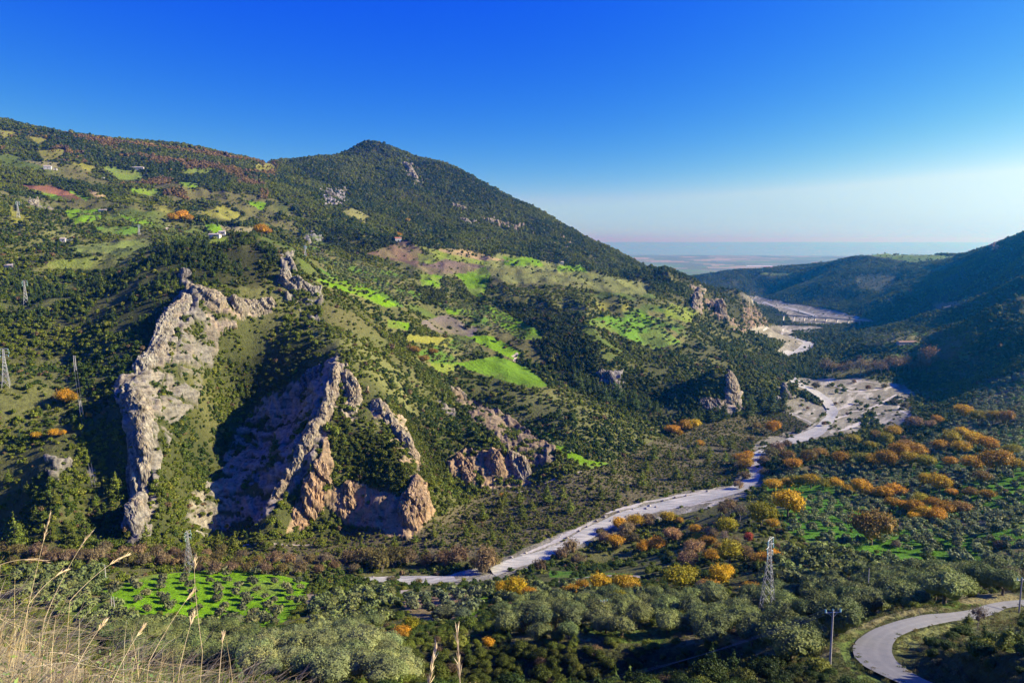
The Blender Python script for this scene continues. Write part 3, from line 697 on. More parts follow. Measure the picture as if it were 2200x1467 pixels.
def sph(nu, nv):
    u = np.linspace(0, 2 * math.pi, nu, endpoint=False); v = np.linspace(0.02, math.pi - 0.02, nv)
    U, V = np.meshgrid(u, v, indexing='ij')
    p = np.stack([np.cos(U) * np.sin(V), np.sin(U) * np.sin(V), np.cos(V)], -1)
    i = np.arange(nu * nv).reshape(nu, nv); j = np.roll(i, -1, 0)
    f = np.stack([i[:, :-1], i[:, 1:], j[:, 1:], j[:, :-1]], -1).reshape(-1, 4)
    return p.reshape(-1, 3), f
SPH_S, SPH_M = sph(7, 5), sph(10, 7)
def unit(v): return v / (np.linalg.norm(v, axis=-1, keepdims=True) + 1e-9)
def leaf_quads(c, nrm, size, rng, aspect=0.7):
    n = len(c)
    r = rng.normal(size=(n, 3))
    t1 = unit(np.cross(nrm, r)); t2 = np.cross(nrm, t1)
    s = (size * rng.uniform(0.6, 1.4, n))[:, None]
    v = np.stack([c - t1 * s, c - t2 * s * aspect, c + t1 * s, c + t2 * s * aspect], 1).reshape(-1, 3)
    return v, np.arange(4 * n).reshape(n, 4)
def crown(name, lobes, nleaf, size, seed, mat, core=0.8, fine=False, spread=0.18, out=0.8, aspect=0.7):
    rng = np.random.default_rng(seed)
    V, Fs, off = [], [], 0
    L = np.array([(*c, *r) for c, r in lobes], float)
    if core:
        p, f = SPH_M if fine else SPH_S
        for l in L:
            nz = 0.75 + 0.5 * vn3(p[:, 0] * 2 + l[0] * 5 + 9, p[:, 1] * 2 + 9, p[:, 2] * 2 + 9, seed)
            V.append(p * l[3:] * core * nz[:, None] + l[:3]); Fs.append(f + off); off += len(p)
    area = (L[:, 3] * L[:, 4] + L[:, 4] * L[:, 5] + L[:, 3] * L[:, 5])
    which = rng.choice(len(L), nleaf, p=area / area.sum())
    d = unit(rng.normal(size=(nleaf, 3)))
    d[:, 2] = np.where(d[:, 2] < -0.35, -d[:, 2], d[:, 2])
    pos = L[which, :3] + d * L[which, 3:] * (1 + rng.normal(0, spread, nleaf))[:, None]
    nr = unit(unit(d / L[which, 3:]) * out + rng.normal(size=(nleaf, 3)) * 0.6)
    v, f = leaf_quads(pos, nr, size, rng, aspect)
    V.append(v); Fs.append(f + off)
    return mesh_from(name, np.concatenate(V), np.concatenate(Fs), [mat])
def lobes_dome(rng, n, r, z, flat=0.8, spread=0.62):
    out = []
    for i in range(n):
        a = 2 * math.pi * (i + rng.uniform(0, 0.7)) / n
        q = spread * math.sqrt(rng.uniform(0.15, 1))
        out.append(((r * q * math.cos(a), r * q * math.sin(a), z + r * rng.uniform(-0.12, 0.28) * flat), (r * rng.uniform(0.42, 0.6),) * 2 + (r * rng.uniform(0.38, 0.52) * flat * 1.1,)))
    out.append(((0, 0, z + r * 0.28 * flat), (r * 0.55, r * 0.55, r * 0.5 * flat)))
    return out
def lobes_cone(rng, h, r, z0, n=7):
    out = []
    for i in range(n):
        f = i / (n - 1)
        rr = r * (1 - f) ** 0.8 * rng.uniform(0.8, 1.15) + 0.12 * r
        for k in range(3 if f < 0.6 else 1):
            a = rng.uniform(0, 6.28); q = rr * (0.45 if f < 0.6 else 0.1)
            out.append(((q * math.cos(a), q * math.sin(a), z0 + h * f), (rr * 0.62, rr * 0.62, h / n * 0.75)))
    return out
def limbs(name, segs, mat, n=6):
    """tapered branches: list of (p0, p1, r0, r1) swept into one mesh"""
    V, Fs, off = [], [], 0
    a = np.linspace(0, 2 * math.pi, n, endpoint=False)
    for p0, p1, r0, r1 in segs:
        p0, p1 = np.array(p0, float), np.array(p1, float)
        d = unit(p1 - p0)
        t1 = unit(np.cross(d, [0.31, 0.87, 0.21])); t2 = np.cross(d, t1)
        ring = np.cos(a)[:, None] * t1 + np.sin(a)[:, None] * t2
        V += [p0 + ring * r0, p1 + ring * r1]
        i = np.arange(n); j = (i + 1) % n
        Fs.append(np.stack([i, j, j + n, i + n], -1) + off)
        off += 2 * n
    return mesh_from(name, np.concatenate(V), np.concatenate(Fs), [mat], smooth=True)
def branchy(rng, p, d, length, r, depth, segs, split=3, droop=0.0, spread=0.6):
    q = p + d * length
    segs.append((p, q, r, r * 0.62))
    if depth == 0: return
    for _ in range(split):
        nd = unit(d + rng.normal(size=3) * spread + np.array([0, 0, 0.18 - droop]))
        branchy(rng, q, nd, length * rng.uniform(0.6, 0.8), r * 0.58, depth - 1, segs, split, droop, spread)

# far prototypes (unit crown radius), used only through the masses below
def R_(k): return np.random.default_rng(k)
PROTO = {}
PROTO['shrub'] = [crown('shrub_shape', lobes_dome(R_(i), 4, 1.0, 0.45, 0.75), 80, 0.26, i, M_LEAF_I) for i in range(4)]
PROTO['bush'] = [crown('bush_shape', lobes_dome(R_(100 + i), 6, 1.0, 0.5, 0.85), 1600, 0.066, 100 + i, M_LEAF_I, fine=True, aspect=0.6, out=1.3) for i in range(4)]
PROTO['tree'] = [crown('tree_shape', lobes_dome(R_(20 + i), 5, 1.0, 0.95, 1.0), 120, 0.22, 20 + i, M_LEAF_I) for i in range(4)]
PROTO['pine'] = [crown('pine_shape', lobes_cone(R_(40 + i), 2.4, 1.0, 0.5), 150, 0.22, 40 + i, M_LEAF_I, spread=0.3) for i in range(3)]
PROTO['olive'] = [crown('olive_shape', lobes_dome(R_(60 + i), 5, 1.0, 0.75, 0.85), 130, 0.2, 60 + i, M_LEAF_I, spread=0.2) for i in range(3)]
PROTO['tuft'] = [crown('tuft_shape', lobes_dome(R_(80 + i), 3, 1.0, 0.3, 0.6), 120, 0.2, 80 + i, M_LEAF_I, core=0, out=0.2, aspect=0.2) for i in range(3)]
def mass(name, kind, pts, scl, tint, label, cat):
    """one 'stuff' object: points carrying plants of one sort"""
    n = len(pts)
    if n == 0: return
    me = bpy.data.meshes.new(name)
    me.vertices.add(n); me.vertices.foreach_set('co', np.ascontiguousarray(pts, np.float32).ravel())
    add_attr(me, 'scl', scl, 'FLOAT_VECTOR')
    add_attr(me, 'rot', np.stack([RNG.normal(0, 0.08, n), RNG.normal(0, 0.08, n), RNG.uniform(0, 6.28, n)], -1), 'FLOAT_VECTOR')
    add_attr(me, 'idx', RNG.integers(0, len(PROTO[kind]), n), 'INT')
    add_attr(me, 'tint', np.concatenate([np.clip(tint, 0.003, 1), np.ones((n, 1))], 1), 'FLOAT_COLOR')
    o = link(name, me)
    cl_ = bpy.data.collections.new(name + '_shapes')
    for m in PROTO[kind]:
        cl_.objects.link(bpy.data.objects.new(m.name, m))
    g = bpy.data.node_groups.new(name, 'GeometryNodeTree')
    g.interface.new_socket('Geometry', in_out='INPUT', socket_type='NodeSocketGeometry')
    g.interface.new_socket('Geometry', in_out='OUTPUT', socket_type='NodeSocketGeometry')
    gi, go = g.nodes.new('NodeGroupInput'), g.nodes.new('NodeGroupOutput')
    ci = g.nodes.new('GeometryNodeCollectionInfo'); ci.inputs['Collection'].default_value = cl_
    ci.inputs['Separate Children'].default_value = True
    ip = g.nodes.new('GeometryNodeInstanceOnPoints'); ip.inputs['Pick Instance'].default_value = True
    def at(nm, ty):
        a = g.nodes.new('GeometryNodeInputNamedAttribute'); a.data_type = ty; a.inputs['Name'].default_value = nm
        return a.outputs['Attribute']
    er = g.nodes.new('FunctionNodeEulerToRotation')
    g.links.new(at('rot', 'FLOAT_VECTOR'), er.inputs[0])
    g.links.new(gi.outputs[0], ip.inputs['Points']); g.links.new(ci.outputs[0], ip.inputs['Instance'])
    g.links.new(at('idx', 'INT'), ip.inputs['Instance Index']); g.links.new(er.outputs[0], ip.inputs['Rotation'])
    g.links.new(at('scl', 'FLOAT_VECTOR'), ip.inputs['Scale']); g.links.new(ip.outputs[0], go.inputs[0])
    md = o.modifiers.new('plants', 'NODES'); md.node_group = g
    tag(o, label, cat, None, 'stuff')
    return o

# ------------------------------------------------------------------ plant masses scattered over the terrain
d_az = np.gradient(az)[:, None] * np.ones_like(D)
d_ld = np.gradient(ld)[None, :] * np.ones_like(D)
CELL = D * d_az * D * d_ld * np.clip(1 / np.maximum(NRM[..., 2], 0.35), 1, 2.2)
inview = (np.abs(AZ) < math.radians(38)) & (D > 85) & (D < 4700)
zr = zone(TREE_ZONE_RUSSET, 10, (1300, 4000))
russet = np.zeros(TZ.shape); russet[zr] = 1
russet = russet * sstep(0.44, 0.60, fbm2(TX / 90, TY / 90, 4, 19))
SPC = np.interp(D, [90, 300, 500, 1300, 2600, 4500], [2.0, 2.2, 2.6, 3.5, 4.5, 7.0])
RH = VIS & (PX > 1480) & (D > 1500) & (PY < 730)
SPC = np.where(RH & (D > 2200), SPC * 0.72, SPC)
VEG = np.where(RH, VEG * (0.25 + 0.5 * sstep(0.4, 0.6, fbm2(TX / 150, TY / 150, 3, 301))), VEG)
SPC = np.where(flat_mask, 1.7, SPC)
clump = sstep(0.30, 0.58, 0.5 * fbm2(TX / 24, TY / 24, 3, 33) + 0.5 * fbm2(TX / 95, TY / 95, 3, 37))
clump = np.where(D > 1700, 0.45 + 0.55 * clump, clump)
lam = VEG * (0.06 + 1.0 * clump) * CELL / SPC ** 2 * np.where(VIS, 1.0, 0.35) * inview
cnt = RNG.poisson(np.clip(lam, 0, 3))
ii, jj = np.nonzero(cnt)
rep = cnt[ii, jj]
ii, jj = np.repeat(ii, rep), np.repeat(jj, rep)
N = len(ii)
fa = np.clip(ii + RNG.uniform(-0.5, 0.5, N), 0, len(az) - 1); fl = np.clip(jj + RNG.uniform(-0.5, 0.5, N), 0, len(ld) - 1)
sa = np.interp(fa, np.arange(len(az)), az); sl = np.interp(fl, np.arange(len(ld)), ld)
sd = np.exp(sl)
sx, sy = sd * np.sin(sa), sd * np.cos(sa)
sz = zt(sx, sy)
tone = fbm2(sx / 90, sy / 90, 3, 51)
rr = RNG.uniform(0, 1, N)
col = np.array([0.046, 0.080, 0.011]) * np.ones((N, 3))
w = sstep(0.40, 0.62, tone)[:, None]
col = col * (1 - w) + np.array([0.115, 0.148, 0.016]) * w
col = np.where((rr < 0.16)[:, None], np.array([0.15, 0.168, 0.024]), col)
col = np.where((rr > 0.965)[:, None] & (sd < 1500)[:, None], np.array([0.16, 0.11, 0.055]), col)
fm = flat_mask[ii, jj]
col = np.where(fm[:, None] & (rr < 0.75)[:, None], np.array([0.125, 0.142, 0.028]), col)
ru = russet[ii, jj] > RNG.uniform(0, 1, N)
rc = np.array([0.215, 0.145, 0.055])[None] * (0.7 + 0.6 * RNG.uniform(0, 1, (N, 1))) + np.array([0.02, 0.02, 0.01]) * RNG.uniform(-1, 1, (N, 1))
col = np.where(ru[:, None], rc, col)
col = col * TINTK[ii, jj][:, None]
rad = SPC[ii, jj] * np.where(sd > 1300, 0.52, 0.60) * np.exp(RNG.normal(0, 0.28, N))
rad = np.where(fm, rad * 0.85, rad)
kind_ = RNG.uniform(0, 1, N)
pz = zone([(0,560),(110,620),(300,580),(360,520),(560,500),(600,560),(400,640),(330,720),(200,700),(0,700)], 15)
pmask = np.zeros(TZ.shape, bool); pmask[pz] = True
for poly in ([(1230,800),(1450,880),(1600,860),(1700,820),(1720,860),(1560,900),(1430,905),(1300,870)], [(1430,590),(1600,640),(1640,720),(1560,760),(1500,700),(1440,640)],
             [(1600,715),(1700,790),(1760,800),(1760,770),(1690,770),(1640,720)], [(1760,705),(1960,700),(1900,730),(1780,740)]):
    z = zone(poly, 10); pmask[z] = True
ispine = np.where(pmask[ii, jj], kind_ < 0.42, (kind_ < 0.02) & (sd < 1600)) & ~fm & ~ru
istree = ~ispine & ((kind_ > 0.8) | (sd > 1500))
_nr = np.nonzero((sd < 210) & (sa > 0.28))[0]
_dr = np.sqrt(((sx[_nr][:, None] - _rc[None, :, 0]) ** 2 + (sy[_nr][:, None] - _rc[None, :, 1]) ** 2).min(1))
_keep = np.ones(N, bool); _keep[_nr[_dr < 6.5]] = False
sx, sy, sz, sd, sa, col, rad, ispine, istree, ii, jj = (v_[_keep] for v_ in (sx, sy, sz, sd, sa, col, rad, ispine, istree, ii, jj))
rad[(sd < 210) & (sa > 0.28)] *= 0.8
N = len(sx)
pts = np.stack([sx, sy, sz - 0.12 * rad], -1)
def sel(m, flat=(0.8, 1.2), k=1.0):
    r = rad[m] * k
    return pts[m], np.stack([r, r, r * RNG.uniform(*flat, m.sum())], -1), col[m]
nearb = sd < 430
qx_, qy_ = project(sx, sy, sz)
shown = VIS[ii, jj] & (qx_ > 4) & (qx_ < 2196) & (qy_ < 1463)
def largest(m, n):
    k = np.nonzero(m & shown)[0]
    k = k[np.argsort(-rad[k] / sd[k])][:n]
    out = np.zeros(N, bool); out[k] = True
    return out
pick_b = largest(~ispine & nearb, 260)
pick_p = largest(ispine & (sd < 1400), 160)
m = ~ispine & nearb & ~pick_b
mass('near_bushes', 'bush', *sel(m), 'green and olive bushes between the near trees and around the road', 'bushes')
istree &= ~nearb
m = ~ispine & ~istree & ~nearb
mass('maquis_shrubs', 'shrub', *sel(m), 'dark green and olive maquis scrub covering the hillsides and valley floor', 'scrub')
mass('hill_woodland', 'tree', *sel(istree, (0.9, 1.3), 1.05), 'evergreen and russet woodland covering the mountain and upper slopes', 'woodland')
pcol = np.where(RNG.uniform(0, 1, (N, 1)) < 0.45, np.array([0.090, 0.135, 0.022]), np.array([0.045, 0.080, 0.020]))
col = np.where(ispine[:, None], pcol, col)
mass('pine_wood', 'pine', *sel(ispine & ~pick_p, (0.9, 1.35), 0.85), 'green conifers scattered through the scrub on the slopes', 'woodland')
# grass and herb tufts close by
near = inview & (D < 330) & (SOIL < 0.5)
lam = np.clip(near * CELL / 1.6 ** 2 * 0.9, 0, 3)
cnt = RNG.poisson(lam); ii, jj = np.nonzero(cnt)
n_ = len(ii)
gx = TX[ii, jj] + RNG.uniform(-1, 1, n_); gy = TY[ii, jj] + RNG.uniform(-1, 1, n_)
gr = RNG.uniform(0.3, 0.75, n_)
mass('rough_grass', 'tuft', np.stack([gx, gy, zt(gx, gy)], -1), np.stack([gr, gr, gr], -1),
     np.where(RNG.uniform(0, 1, (n_, 1)) < 0.5, np.array([0.10, 0.12, 0.03]), np.array([0.17, 0.15, 0.06])), 'rough grass and herbs between the near trees', 'grass')
print('plants', N, m.sum(), istree.sum(), ispine.sum(), n_)

# ------------------------------------------------------------------ single trees
ORD = ['zeroth', 'first', 'second', 'third', 'fourth', 'fifth', 'sixth', 'seventh', 'eighth', 'ninth', 'tenth', 'eleventh', 'twelfth', 'thirteenth',
       'fourteenth', 'fifteenth', 'sixteenth', 'seventeenth', 'eighteenth', 'nineteenth', 'twentieth', 'twenty-first', 'twenty-second', 'twenty-third', 'twenty-fourth', 'twenty-fifth']
def row_labels(items, phrase, place):
    """items: list of (px, py, object, size word). Nearest row first; in a row from the left."""
    n = len(items)
    per = max(1, int(round(math.sqrt(n * 2.2))))
    it = sorted(items, key=lambda q: -q[1])
    rows = [it[i:i + per] for i in range(0, n, per)]
    for r, row in enumerate(rows):
        row.sort(key=lambda q: q[0])
        for c, (px, py, o, sw) in enumerate(row):
            where = 'front row' if r == 0 else '%s row' % ORD[min(r + 1, 25)]
            if len(rows) == 1:
                tail = '%s from the left' % ORD[min(c + 1, 25)] if n > 1 else ''
            else:
                tail = '%s, %s from left' % (where, ORD[min(c + 1, 25)])
            w = ('%s %s %s%s' % (sw, phrase, place, (', ' + tail) if tail else '')).split()
            if len(w) > 16: w = [q for k, q in enumerate(w) if q != 'the' or w[k + 1] == 'left']
            if len(w) > 16: w = [q for q in w if q not in ('the', 'back,')]
            o['label'] = ' '.join(w)
PROTO_T = {}
def proto_tree(kind, i):
    """(trunk mesh, crown mesh) with unit crown radius, base at z = 0"""
    key = (kind, i)
    if key in PROTO_T: return PROTO_T[key]
    rng = np.random.default_rng(1000 + 37 * i + len(kind) * 7)
    if kind == 'olive':
        segs = [((0, 0, -0.15), (0.04, 0.02, 0.30), 0.11, 0.085)]
        for a in (0.3, 2.4, 4.4):
            segs.append(((0.04, 0.02, 0.28), (0.42 * math.cos(a), 0.42 * math.sin(a), 0.75), 0.07, 0.03))
        tr = limbs('trunk', segs, M_BARK)
        cr = crown('crown', lobes_dome(rng, 7, 1.0, 0.78, 0.82, 0.68), 2800, 0.047, 300 + i, M_LEAF, core=0.8, fine=True, spread=0.13, aspect=0.55, out=1.5)
    elif kind == 'oak':
        segs = [((0, 0, -0.15), (0, 0, 0.6), 0.085, 0.065)]
        for a in (0.2, 1.7, 3.1, 4.9):
            segs.append(((0, 0, 0.5), (0.5 * math.cos(a), 0.5 * math.sin(a), 1.15), 0.05, 0.018))
        tr = limbs('trunk', segs, M_BARK)
        cr = crown('crown', lobes_dome(rng, 9, 1.0, 1.0, 1.0, 0.80), 2600, 0.055, 340 + i, M_LEAF_A, core=0.66, fine=True, spread=0.24)
    elif kind == 'pine':
        tr = limbs('trunk', [((0, 0, -0.15), (0.02, 0, 1.4), 0.075, 0.05), ((0.02, 0, 1.4), (0, 0.02, 2.8), 0.05, 0.012)], M_BARK)
        cr = crown('crown', lobes_cone(rng, 2.5, 1.0, 0.55, 8), 1000, 0.10, 380 + i, M_LEAF, core=0.62, fine=False, spread=0.32, out=0.35, aspect=0.35)
    elif kind == 'bare':
        segs = []
        branchy(rng, np.array([0, 0, -0.1]), np.array([0.03, 0.0, 1.0]), 0.7, 0.05, 3, segs, 3, 0.0, 0.55)
        tr = limbs('trunk', segs, M_PALEBARK, 5)
        lb = lobes_dome(rng, 6, 0.85, 1.15, 1.25, 0.6)
        cr = crown('twigs', lb, 900, 0.10, 420 + i, M_LEAF, core=0.35, spread=0.30, out=0.4, aspect=0.16)
    elif kind == 'shrub':
        tr = limbs('stems', [((0, 0, -0.1), (0.3 * math.cos(a), 0.3 * math.sin(a), 0.5), 0.05, 0.02) for a in (0.4, 1.9, 3.3, 5.0)], M_BARK, 5)
        cr = crown('foliage', lobes_dome(rng, 6, 1.0, 0.5, 0.85), 1600, 0.066, 500 + i, M_LEAF, fine=True, aspect=0.6, out=1.3)
    elif kind == 'thicket':
        segs = []
        for k in range(4):
            a = rng.uniform(0, 6.28)
            branchy(rng, np.array([0.2 * math.cos(a), 0.2 * math.sin(a), -0.1]), unit(np.array([0.4 * math.cos(a), 0.4 * math.sin(a), 1.0])), 0.4, 0.03, 2, segs, 3, 0, 0.5)
        tr = limbs('stems', segs, M_PALEBARK, 4)
        cr = crown('twigs', lobes_dome(rng, 6, 0.95, 0.55, 0.9, 0.68), 800, 0.12, 460 + i, M_LEAF, core=0.6, spread=0.22, out=0.2, aspect=0.18)
    PROTO_T[key] = (tr, cr)
    return tr, cr
NVAR = {'shrub': 4, 'olive': 5, 'oak': 5, 'pine': 4, 'bare': 4, 'thicket': 4}
NAMES = {'shrub': 'bush', 'olive': 'olive_tree', 'oak': 'autumn_tree', 'pine': 'pine_tree', 'bare': 'bare_tree', 'thicket': 'riverside_bush'}
CATS = {'shrub': 'bush', 'olive': 'olive tree', 'oak': 'tree', 'pine': 'pine tree', 'bare': 'tree', 'thicket': 'bush'}
def plant(kind, p, r, tint, group, zs=1.0):
    i = random.randrange(NVAR[kind])
    tr, cr = proto_tree(kind, i)
    o = empty(NAMES[kind], (float(p[0]), float(p[1]), float(p[2])), random.uniform(0, 6.28), 1.0)
    o.scale = (r * random.uniform(0.92, 1.08), r * random.uniform(0.92, 1.08), r * zs)
    tag(o, None, CATS[kind], group)
    a = link(tr.name.split('.')[0], tr, o); b = link(cr.name.split('.')[0], cr, o)
    b.color = (*[float(max(0.003, c)) for c in tint], 1)
    return o
def vary(c, k=0.18):
    f = 1 + random.uniform(-k, k)
    return [x * f * (1 + random.uniform(-0.06, 0.06)) for x in c]
def px_per_m(p):
    return F_PX / max(1.0, p[1] * ct_ - p[2] * st_)
def in_polygon_points(poly, spacing, jit=0.3, rng=(0, 1e9), rows=None):
    """world points on a jittered grid over the terrain that shows inside a pixel polygon"""
    ia, ja = zone(poly, 0, rng)
    if len(ia) == 0: return []
    x, y = TX[ia, ja], TY[ia, ja]
    ang = rows if rows is not None else random.uniform(0, 1.5)
    c, s = math.cos(ang), math.sin(ang)
    u, v = x * c + y * s, -x * s + y * c
    key = np.floor(u / spacing).astype(np.int64) * 100003 + np.floor(v / spacing).astype(np.int64)
    _, first = np.unique(key, return_index=True)
    out = []
    for k in first:
        gu = (math.floor(u[k] / spacing) + 0.5 + random.uniform(-jit, jit)) * spacing
        gv = (math.floor(v[k] / spacing) + 0.5 + random.uniform(-jit, jit)) * spacing
        X, Y = gu * c - gv * s, gu * s + gv * c
        Z = float(zt(X, Y))
        qx, qy = project(X, Y, Z)
        if in_poly(np.array([float(qx)]), np.array([float(qy)]), poly)[0]:
            out.append((X, Y, Z, float(qx), float(qy)))
    return out
def size_word(r, lo, hi):
    return 'small' if r < lo else ('broad' if r > hi else 'round')

OLIVE_T, OLIVE_SILVER, OLIVE_DARK = (0.150, 0.182, 0.064), (0.20, 0.23, 0.095), (0.145, 0.180, 0.075)
OLIVE_ZONES = [  # polygon, spacing, radius range, tint, place phrase, jitter
 ([(222,1268),(330,1236),(480,1224),(600,1238),(668,1254),(645,1312),(600,1338),(560,1352),(480,1342),(380,1322),(270,1312)], 12.0, (2.4, 3.3), (0.125,0.135,0.065), 'in the bright green meadow', 0.25),
 ([(1690,1195),(1790,1188),(1950,1222),(2150,1250),(2185,1285),(2040,1308),(1900,1325),(1830,1368),(1800,1400),(1720,1425),(1600,1400),(1570,1340),(1640,1260)], 8.6, (3.1, 4.4), (0.14,0.176,0.058), 'in the grove above the road bend', 0.32),
 ([(1250,1290),(1420,1285),(1560,1280),(1600,1390),(1500,1385),(1250,1375),(1100,1385),(1060,1330),(1150,1310)], 8.6, (3.0, 4.4), OLIVE_T, 'in the mixed wood below the pylon', 0.35),
 ([(860,1292),(1000,1268),(1042,1290),(1032,1332),(900,1342)], 11, (3.0, 4.0), (0.125,0.15,0.075), 'on the bare brown terrace', 0.2),
 ([(540,1392),(640,1372),(760,1360),(850,1395),(890,1440),(890,1475),(540,1475)], 6.8, (2.6, 3.9), OLIVE_SILVER, 'on the near slope under the grass bank', 0.35),
 ([(690,1275),(830,1262),(860,1290),(830,1345),(760,1358),(680,1355),(670,1310)], 8.5, (2.6, 3.8), OLIVE_T, 'between the meadow and brown terrace', 0.35),
 ([(20,1225),(215,1215),(230,1270),(270,1320),(400,1350),(540,1365),(540,1440),(330,1450),(150,1330),(20,1270)], 8.0, (2.8, 4.0), OLIVE_T, 'behind the dry grass bank', 0.35),
 ([(1050,1262),(1230,1255),(1250,1290),(1150,1308),(1050,1300)], 9.0, (2.4, 3.4), OLIVE_T, 'beside the pale track', 0.35),
 ([(1690,1080),(1790,1060),(1860,1100),(1860,1180),(1780,1185),(1700,1150)], 10.0, (2.4, 3.2), OLIVE_DARK, 'in the green hollow by the golden hedge', 0.3),
 ([(1870,1170),(1960,1120),(2060,1080),(2210,1050),(2210,1240),(2150,1222),(1960,1195)], 8.2, (2.3, 3.3), OLIVE_DARK, 'on the terraces behind the grove', 0.3),
 ([(1640,1040),(1690,1000),(1790,1000),(1960,965),(2020,930),(2080,880),(2110,820),(2210,800),(2210,1050),(2060,1080),(1960,1115),(1870,1100),(1760,1045)], 8.0, (2.2, 3.2), OLIVE_DARK, '', 0.3),
 ([(1130,905),(1180,930),(1260,988),(1315,996),(1190,965)], 8.0, (2.0, 3.0), OLIVE_T, 'on the green terrace above the scrub flat', 0.3),
 ([(690,600),(760,565),(860,600),(920,640),(860,660),(760,630)], 10.0, (2.2, 3.2), OLIVE_T, '', 0.3),
 ([(660,520),(760,570),(880,590),(860,610),(700,590)], 10.0, (2.2, 3.2), OLIVE_T, '', 0.3),
 ([(1270,695),(1320,672),(1450,660),(1480,720),(1458,745),(1340,715)], 17.0, (2.5, 3.8), OLIVE_T, '', 0.4),
 ([(940,650),(1060,660),(1140,720),(1100,720),(1000,700)], 10.0, (2.2, 3.2), OLIVE_T, '', 0.3),
 ([(880,770),(960,725),(1040,750),(980,780),(920,790)], 9.0, (2.2, 3.2), OLIVE_T, '', 0.3),
 ([(1850,712),(2050,715),(2085,775),(1960,765),(1860,752)], 9.5, (2.2, 3.0), OLIVE_DARK, '', 0.3),
 ([(1600,660),(1690,690),(1660,698),(1600,680)], 9.0, (2.2, 3.0), OLIVE_DARK, '', 0.3),
 ([(150,455),(330,470),(560,500),(500,520),(230,500)], 16.0, (2.4, 3.4), OLIVE_T, '', 0.4),
 ([(1060,570),(1250,565),(1380,610),(1200,590)], 30.0, (2.2, 3.4), OLIVE_T, '', 0.5),
]
olives = []
for poly, sp, (r0, r1), tint, place, jit in OLIVE_ZONES:
    for X, Y, Z, qx, qy in in_polygon_points(poly, sp, jit):
        if random.random() < 0.05: continue
        olives.append((math.hypot(X, Y), X, Y, Z, qx, qy, random.uniform(r0, r1), tint, place))
# pixel discs kept free for the things that stand among the trees (road, pylons, poles)
KEEP = [(1647,1325,14), (407,1228,10), (1783,1425,12), (1863,1290,9), (2190,1318,10), (1900,1390,40), (1950,1340,25), (2040,1325,22), (2110,1315,22), (1880,1355,25), (1930,1430,40), (1855,1395,22)]
olives = [o for o in olives if not any(abs(o[4] - kx) < kr and abs(o[5] - ky) < kr for kx, ky, kr in KEEP)]
olives.sort()
single, rest = [o for o in olives if o[8]], [o for o in olives if not o[8]]
rest += single[300:]
single = single[:300]
byplace = {}
for d, X, Y, Z, qx, qy, r, tint, place in single:
    o = plant('olive', (X, Y, Z), r, vary(tint), 'olive trees in the groves', random.uniform(0.95, 1.2))
    byplace.setdefault(place, []).append((qx, qy, o, size_word(r, 2.7, 3.3)))
for place, items in byplace.items():
    row_labels(items, 'grey-green olive tree' if 'near slope' not in place else 'silvery olive tree', place)
rest = np.array([(o[1], o[2], o[3], o[6], *vary(o[7])) for o in rest])
mass('olive_grove', 'olive', rest[:, :3], rest[:, 3:4] * np.array([1, 1, 1.0]), rest[:, 4:7], 'grey-green olives of the far groves and terraces in rows', 'olive grove')
print('olives', len(single), len(rest))

